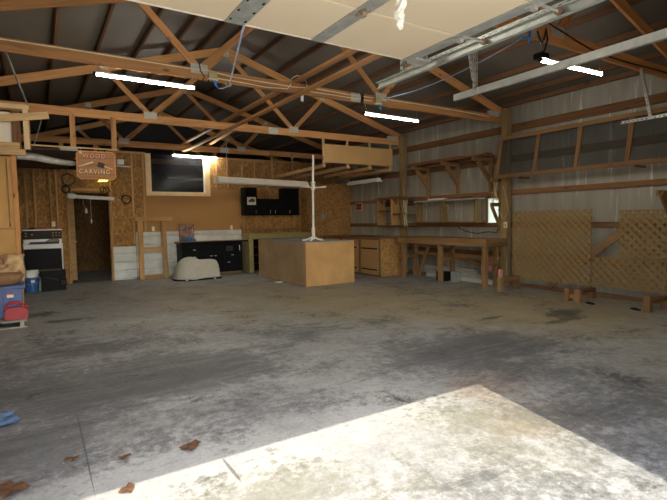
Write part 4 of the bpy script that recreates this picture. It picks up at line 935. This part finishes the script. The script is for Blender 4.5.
stb = thing('short_stand', 'short stub post stand at the right end of the workbench', 'stand', (7.2, 5.5, 0))
box('stub_post', (7.12, 5.62, 0), (7.205, 5.705, .25), 'post_lumber', stb); box('cross_block', (7.206, 5.63, .15), (7.69, 5.67, .25), 'bench_lumber', stb); box('rear_foot', (7.60, 5.62, 0), (7.69, 5.70, .15), 'bench_lumber', stb)
tag(box('pink_foam_block', (7.13, 5.63, .251), (7.195, 5.695, .40), 'pink_foam', None, .008), 'small pink foam piece standing on the stub post', 'foam block')
# bracket shelf
bs = thing('bracket_shelf', 'long plank shelf on three timber brackets high on the right wall', 'shelf', (7.6, 7.3, 1.8))
for y, s, zb in ((8.25, .46, 1.80), (7.32, .46, 1.80), (6.44, .50, 1.86)):
    zt = 2.47
    board('bracket_upright', (7.845, y, zb), (7.845, y, zt), .075, .07, 'bench_lumber', bs); board('bracket_arm', (7.82-s-.02, y, zt+.045), (7.87, y, zt+.045), .07, .085, 'bench_lumber', bs)
    board('bracket_strut', (7.84-s*.82, y-.01, zt+.0), (7.84, y-.01, zt-.40), .04, .10, 'bench_lumber', bs)
for x0_, x1_, ya, yb, z in ((7.36, 7.50, 6.25, 8.46, 2.575), (7.51, 7.66, 6.22, 8.6, 2.575), (7.67, 7.735, 6.24, 8.5, 2.575), (7.42, 7.55, 6.9, 8.45, 2.61), (7.57, 7.70, 6.3, 7.9, 2.61)):
    box('plank', (x0_, ya, z-.016), (x1_, yb, z+.016), 'brown_lumber', bs)
# divided shelf
ds = thing('divided_shelf', 'long low wall shelf with upright dividers above the workbench', 'shelf', (7.75, 7.4, 1.25))
box('top_board', (7.62, 6.60, 1.735), (7.87, 8.52, 1.755), 'gray_lumber', ds); box('bottom_board', (7.62, 6.60, 1.25), (7.87, 8.52, 1.275), 'bench_lumber', ds)
for y in (8.48, 7.68, 6.70): box('divider', (7.66, y-.02, 1.276), (7.87, y+.02, 1.734), 'post_lumber', ds)
box('back_rail', (7.865, 6.6, 1.17), (7.88, 8.5, 1.25), 'brown_lumber', ds)
lfix = thing('lamp_stick', 'white fluorescent tube with bare wood end lying on the divided shelf', 'lamp', (7.66, 7.7, 1.76))
tube('tube', [(7.60, 8.0, 1.775), (7.55, 7.42, 1.775)], .018, 'white_plastic', lfix, 10); tube('wood_end', [(7.55, 7.42, 1.775), (7.544, 7.36, 1.775)], .019, 'pine_pale', lfix, 10)
tag(tube('tan_cord', [(7.60, 7.52, 1.757), (7.595, 7.5, 1.68), (7.59, 7.44, 1.60), (7.595, 7.38, 1.66), (7.59, 7.36, 1.55), (7.6, 7.42, 1.5)], .006, 'tan_cord', seg=6), 'thin tan cord dangling from the divided shelf', 'cord')
# small shelf beyond post
ss = thing('small_shelf', 'small two bay wall shelf left of the timber post', 'shelf', (7.75, 9.4, 1.2))
box('top_board', (7.58, 8.75, 1.86), (7.88, 10.05, 1.885), 'brown_lumber', ss); box('top_board', (7.60, 9.0, 1.887), (7.86, 9.9, 1.915), 'brown_lumber', ss); box('back_rail', (7.86, 8.75, 1.68), (7.883, 10.05, 1.80), 'dark_deck', ss)
for y in (9.92, 9.35): box('divider', (7.62, y-.03, 1.205), (7.88, y+.03, 1.86), 'stud_pine', ss)
box('shelf_board', (7.62, 9.38, 1.55), (7.87, 9.89, 1.575), 'dark_deck', ss); box('shelf_board', (7.62, 8.76, 1.47), (7.87, 9.32, 1.49), 'bench_lumber', ss); box('bottom_board', (7.60, 8.75, 1.18), (7.88, 10.05, 1.204), 'brown_lumber', ss)
for y in (9.85, 9.28, 8.85): prism('corner_gusset', [(7.60, 1.86), (7.74, 1.86), (7.74, 1.72)], 'Y', y-.016, y+.016, 'bench_lumber', ss)
ns = thing('no_smoking_sign', 'small black and red NO SMOKING sign on the right wall', 'sign', (7.88, 11.12, 1.72))
box('border', (7.872, 10.97, 1.61), (7.883, 11.26, 1.83), 'paper_white', ns, 0); box('black_field', (7.870, 10.985, 1.725), (7.872, 11.245, 1.815), 'letter_dark', ns, 0); box('red_field', (7.870, 10.985, 1.625), (7.872, 11.245, 1.722), 'sign_red', ns, 0)
text('lettering', 'NO', .085, MX.Translation((7.868, 11.115, 1.77)) @ FACEX, 'sign_red', ns, .001); text('lettering', 'SMOKING', .05, MX.Translation((7.868, 11.115, 1.673)) @ FACEX, 'letter_dark', ns, .001)
# cords on posts
def strands(name, label, x, y, z0, z1, n, spread, mat='tan_cord', r=.006):
    bm = bmesh.new()
    for k in range(n):
        px, py = x+random.uniform(-spread, spread)*.5, y+random.uniform(-spread, spread); pts = []
        for j in range(9):
            f = j/8; pts.append((px-.02*math.sin(f*3+k), py+.03*math.sin(f*5+k*1.7), z1+(z0-z1)*f*(.7+.3*random.random() if j == 8 else 1)))
        bmtube(bm, pts, r, 5)
    return tag(fin(name, bm, mat, smooth=True), label, 'cord')
strands('cord_bundle', 'bundle of tan cords hanging on the bracket by the pale window', 7.665, 6.20, 1.63, 2.10, 8, .06)
strands('cord_bundle', 'tan cords hanging beside the timber post at the small shelf', 7.53, 8.72, 1.15, 1.80, 5, .07, 'pale_cable')
tag(tube('orange_cord', [(7.66, 6.0, 1.95), (7.66, 5.92, 1.7), (7.66, 5.88, 1.45), (7.66, 5.98, 1.30), (7.66, 6.06, 1.42), (7.66, 6.12, 1.5)], .008, 'tan_cord', seg=6), 'orange cord draped over the post beside the pale window', 'cord')
hb = thing('wall_bracket', 'empty triangular timber bracket in front of the pale window', 'bracket', (7.7, 6.08, 1.15))
board('arm', (7.50, 6.16, 1.60), (7.77, 6.16, 1.60), .04, .075, 'bench_lumber', hb); board('strut', (7.53, 6.16, 1.57), (7.79, 6.16, 1.13), .038, .065, 'bench_lumber', hb); board('upright', (7.80, 6.16, 1.05), (7.80, 6.16, 2.12), .06, .08, 'bench_lumber', hb); board('top_arm', (7.50, 6.16, 2.08), (7.80, 6.16, 2.08), .04, .085, 'bench_lumber', hb)
outlet(5.9, 1.2, 'x') if False else None
ou = thing('wall_outlet', 'ivory outlet box on the post under the empty bracket', 'outlet', (7.72, 5.99, 1.2)); box('plate', (7.722, 5.955, 1.145), (7.739, 6.035, 1.26), 'ivory_plastic', ou); box('socket', (7.719, 5.985, 1.18), (7.722, 6.005, 1.225), 'black_plastic', ou, 0)
tag(tube('extension_cord', [(7.86, 7.35, 1.145), (7.85, 7.1, 1.06), (7.85, 6.8, 1.02), (7.85, 6.5, 1.06), (7.85, 6.3, 1.04), (7.84, 6.26, 1.12)], .010, 'black_cable', seg=6), 'black cord sagging under the pale window', 'cord')
# tilted screen frames
sf = thing('screen_frame', 'long timber frame with dark screens tilted out from the right wall', 'screen', (7.65, 4.5, 2.1))
yA, yB = 6.07, 2.55; xt, xb, zt, zb = 7.71, 7.60, 2.86, 2.13
def fx(z): return xb+(xt-xb)*(z-zb)/(zt-zb)
board('top_rail', (xt, yA, zt), (xt, yB, zt), .04, .07, 'bench_lumber', sf); board('bottom_rail', (xb, yA+.1, zb), (xb, yB, zb), .04, .07, 'bench_lumber', sf)
posts = [6.08, 5.27, 4.50, 3.70, 2.9]
for i, y in enumerate(posts): board('stile', (xb, y+.02, zb+.03), (xt, y, zt-.03), .07, .036, 'bench_lumber', sf, (1, 0, 0))
for ya, yb_ in zip(posts, posts[1:]):
    bm = bmesh.new(); z0_, z1_ = zb+.034, zt-.034
    vs = [(fx(z0_), ya-.03, z0_), (fx(z0_), yb_+.05, z0_), (fx(z1_), yb_+.05, z1_), (fx(z1_), ya-.03, z1_)]
    A = [bm.verts.new(p) for p in vs]; B = [bm.verts.new(V(p)+V((.002, 0, 0))) for p in vs]
    bm.faces.new(A); bm.faces.new(B[::-1])
    for k in range(4): bm.faces.new((A[k], A[(k+1) % 4], B[(k+1) % 4], B[k]))
    fin('screen', bm, 'screen_mesh', sf)
for y in (5.6, 3.6): board('support_arm', (7.57, y, 2.08), (7.885, y, 2.08), .036, .03, 'brown_lumber', sf)
for y in (5.0, 3.3): board('tie', (7.73, y, 2.86), (7.885, y, 2.86), .03, .03, 'brown_lumber', sf)
# lattices
def lattice(label, y0, y1, z0, z1, x, pitch=.089, w=.045, edge=False):
    t = thing('trellis', label, 'lattice', (x, (y0+y1)/2, z0), 'lattice panels on the right wall')
    for lay, sgn in ((0, 1), (1, -1)):
        bm = bmesh.new(); xa = x+lay*.0075; L = (y1-y0)+(z1-z0); hw = w/2*1.414; k = pitch*.0
        s0 = -(z1-z0)+pitch*.4
        def clip(poly, f):                                   # Sutherland-Hodgman, keep f(p) >= 0
            out = []
            for i in range(len(poly)):
                a, b2 = poly[i-1], poly[i]; fa, fb = f(a), f(b2)
                if (fa >= 0) != (fb >= 0):
                    tt = fa/(fa-fb); out.append((a[0]+(b2[0]-a[0])*tt, a[1]+(b2[1]-a[1])*tt))
                if fb >= 0: out.append(b2)
            return out
        s = s0
        while s < (y1-y0)+(z1-z0):
            H = z1-z0
            if sgn > 0: poly = [(y0+s-hw, z0), (y0+s+hw, z0), (y0+s+H+hw, z1), (y0+s+H-hw, z1)]
            else: poly = [(y0+s-hw, z0), (y0+s+hw, z0), (y0+s-H+hw, z1), (y0+s-H-hw, z1)]
            poly = clip(clip(poly, lambda p: p[0]-y0), lambda p: y1-p[0])
            if len(poly) > 2:
                A = [bm.verts.new((xa, *p)) for p in poly]; B = [bm.verts.new((xa+.007, *p)) for p in poly]
                bm.faces.new(A); bm.faces.new(B[::-1]); n = len(poly)
                for i in range(n): bm.faces.new((A[i], A[(i+1) % n], B[(i+1) % n], B[i]))
            s += pitch*1.414
        fin('slat_layer', bm, 'lattice_wood', t)
    return t
L1 = lattice('tall brown lattice panel nearest the workbench', 4.30, 5.82, .18, 1.46, 7.705)
L2 = lattice('low brown lattice panel lying along the foot of the wall', 3.20, 4.285, .19, .68, 7.705)
L3 = lattice('brown lattice panel at the right edge raised above the low one', 2.60, 3.86, .70, 1.43, 7.69)
L4 = lattice('brown lattice strip below the raised panel at the right edge', 2.6, 3.19, .20, .69, 7.69)
tag(board('weathered_plank', (7.86, 5.16, .09), (7.76, 3.78, 1.15), .03, .14, 'log_wood', None, (0, 0, 1)), 'rough brown plank leaning diagonally behind the lattice panels', 'plank')
for i, (ya, lab) in enumerate(((4.26, 'low stub legged rest under the tall lattice corner'), (3.18, 'low stub legged rest under the right lattice'))):
    t = thing('lattice_rest', lab, 'stand', (7.3, ya, 0), 'lattice rests')
    if i == 0: box('tie_bar', (7.12, ya-.14, .05), (7.16, ya+.14, .12), 'bench_lumber', t)
    for dy in ((-.085, .085) if i == 0 else (0,)): box('leg', (7.10, ya+dy-.045, 0), (7.19, ya+dy+.045, .20+(.03 if i else 0)), 'bench_lumber', t)
    box('cross_bar', (7.191, ya-.045, .12), (7.72, ya+.045, .175), 'brown_lumber', t); box('rear_leg', (7.62, ya-.045, 0), (7.72, ya+.045, .12), 'brown_lumber', t)
rb = thing('wall_bracket', 'dark diagonal timber brace at the right edge', 'bracket', (7.6, 3.2, 1.3))
board('strut', (7.36, 3.14, 1.64), (7.80, 3.14, 1.20), .04, .10, 'bench_lumber', rb); board('upright', (7.83, 3.22, .95), (7.83, 3.22, 1.7), .05, .07, 'bench_lumber', rb)
board('arm', (7.34, 3.18, 1.65), (7.85, 3.18, 1.65), .04, .08, 'bench_lumber', rb)
for i, (x, y) in enumerate(((7.14, 3.99), (7.18, 3.36))):
    bm = bmesh.new()
    for dx, dy, r in ((0, 0, .035), (.03, .05, .028), (-.02, -.05, .03)):
        g = bmesh.ops.create_icosphere(bm, subdivisions=2, radius=r)
        for v in g['verts']: v.co = V((v.co.x*1.2, v.co.y*1.2, max(-.0, v.co.z*.9)))*random.uniform(.85, 1.1)+V((x+dx, y+dy, .002))
    tag(fin('dark_clump', bm, 'black_plastic', smooth=True), ['small dark clump on the floor by the lattice rest', 'dark clump on the floor in front of the low lattice'][i], 'debris')

# ------------------------------------------------------------------ litter on the floor
def leafy(label, x, y, s, rot, mat='leaf', name='dead_leaf', cat='leaf'):
    bm = bmesh.new(); pts = []
    for k in range(14):
        a = 2*math.pi*k/14; r = s*(.82+.14*math.cos(3*a))*(1 if k % 2 else .78)
        pts.append((r*math.cos(a)*1.4, r*math.sin(a), .004+.012*abs(math.sin(a*2+rot))))
    c0 = bm.verts.new((0, 0, .012)); vs = [bm.verts.new(p) for p in pts]
    for k in range(14): bm.faces.new((c0, vs[k], vs[(k+1) % 14]))
    bmesh.ops.solidify(bm, geom=bm.faces[:], thickness=.002)
    bm.transform(MX.Translation((x, y, .002)) @ MX.Rotation(rot, 4, 'Z')); return tag(fin(name, bm, mat), label, cat)
leafy('curled brown leaf on the dark concrete just above the sunlit patch', .725, 2.80, .066, .6)
leafy('big brown leaf at the bottom left corner of the floor', -.17, 2.86, .085, 2.0)
leafy('small brown leaf on the edge of the sunlit patch', .33, 2.52, .045, 1.0)
leafy('small tan leaf on the dark concrete at the left', .11, 3.03, .04, 2.6)
leafy('tiny brown leaf left of the curled leaf', .37, 2.88, .035, .2)
bm = bmesh.new(); nx = 6; g = [[bm.verts.new((-.50+.32*i/nx+.03*math.sin(j), 3.80+.26*j/nx, .004+.018*abs(math.sin(i*1.7+j*1.1)))) for j in range(nx+1)] for i in range(nx+1)]
for i in range(nx):
    for j in range(nx): bm.faces.new((g[i][j], g[i+1][j], g[i+1][j+1], g[i][j+1]))
bmesh.ops.solidify(bm, geom=bm.faces[:], thickness=.002)
tag(fin('blue_paper', bm, 'paper_blue'), 'crumpled blue paper on the floor at the left edge', 'paper')

# ------------------------------------------------------------------ camera, daylight
F, YAW, PIT, ROL = 471.845, math.radians(32.1507), math.radians(-3.6177), math.radians(-.9674)
cd = bpy.data.cameras.new('camera'); cam = bpy.data.objects.new('camera', cd); COL.objects.link(cam); SC.camera = cam
cd.sensor_fit = 'HORIZONTAL'; cd.sensor_width = 36; cd.lens = F/667*36; cd.clip_start = .05
fw = V((math.sin(YAW)*math.cos(PIT), math.cos(YAW)*math.cos(PIT), math.sin(PIT))); rt = V((math.cos(YAW), -math.sin(YAW), 0)); up = rt.cross(fw)
r2 = rt*math.cos(ROL)+up*math.sin(ROL); u2 = up*math.cos(ROL)-rt*math.sin(ROL)
cam.matrix_world = MX(((r2.x, u2.x, -fw.x, 0), (r2.y, u2.y, -fw.y, 0), (r2.z, u2.z, -fw.z, 1.35), (0, 0, 0, 1)))

EL = math.atan(2.2/2.367)
sd = V((.2178*math.cos(EL), .976*math.cos(EL), -math.sin(EL)))
sl = bpy.data.lights.new('sun', 'SUN'); sl.energy = 4.4; sl.angle = .006; sl.color = (1, .95, .82)
so = bpy.data.objects.new('sun', sl); COL.objects.link(so); so.location = (-2, -8, 9); so.rotation_euler = sd.to_track_quat('-Z', 'Y').to_euler()
w = bpy.data.worlds.new('world'); SC.world = w; w.use_nodes = True; nt = w.node_tree; nt.nodes.clear()
sky = nt.nodes.new('ShaderNodeTexSky'); sky.sky_type = 'NISHITA'; sky.sun_disc = False; sky.sun_elevation = EL; sky.sun_rotation = math.atan2(-.2178, -.976)
bg = nt.nodes.new('ShaderNodeBackground'); bg.inputs[1].default_value = .80
wo = nt.nodes.new('ShaderNodeOutputWorld'); nt.links.new(sky.outputs[0], bg.inputs[0]); nt.links.new(bg.outputs[0], wo.inputs[0])
SC.view_settings.view_transform = 'Standard'; SC.view_settings.look = 'None'; SC.view_settings.gamma = 1; SC.view_settings.exposure = 1.05
try: SC.view_settings.use_curve_mapping = False
except Exception: pass
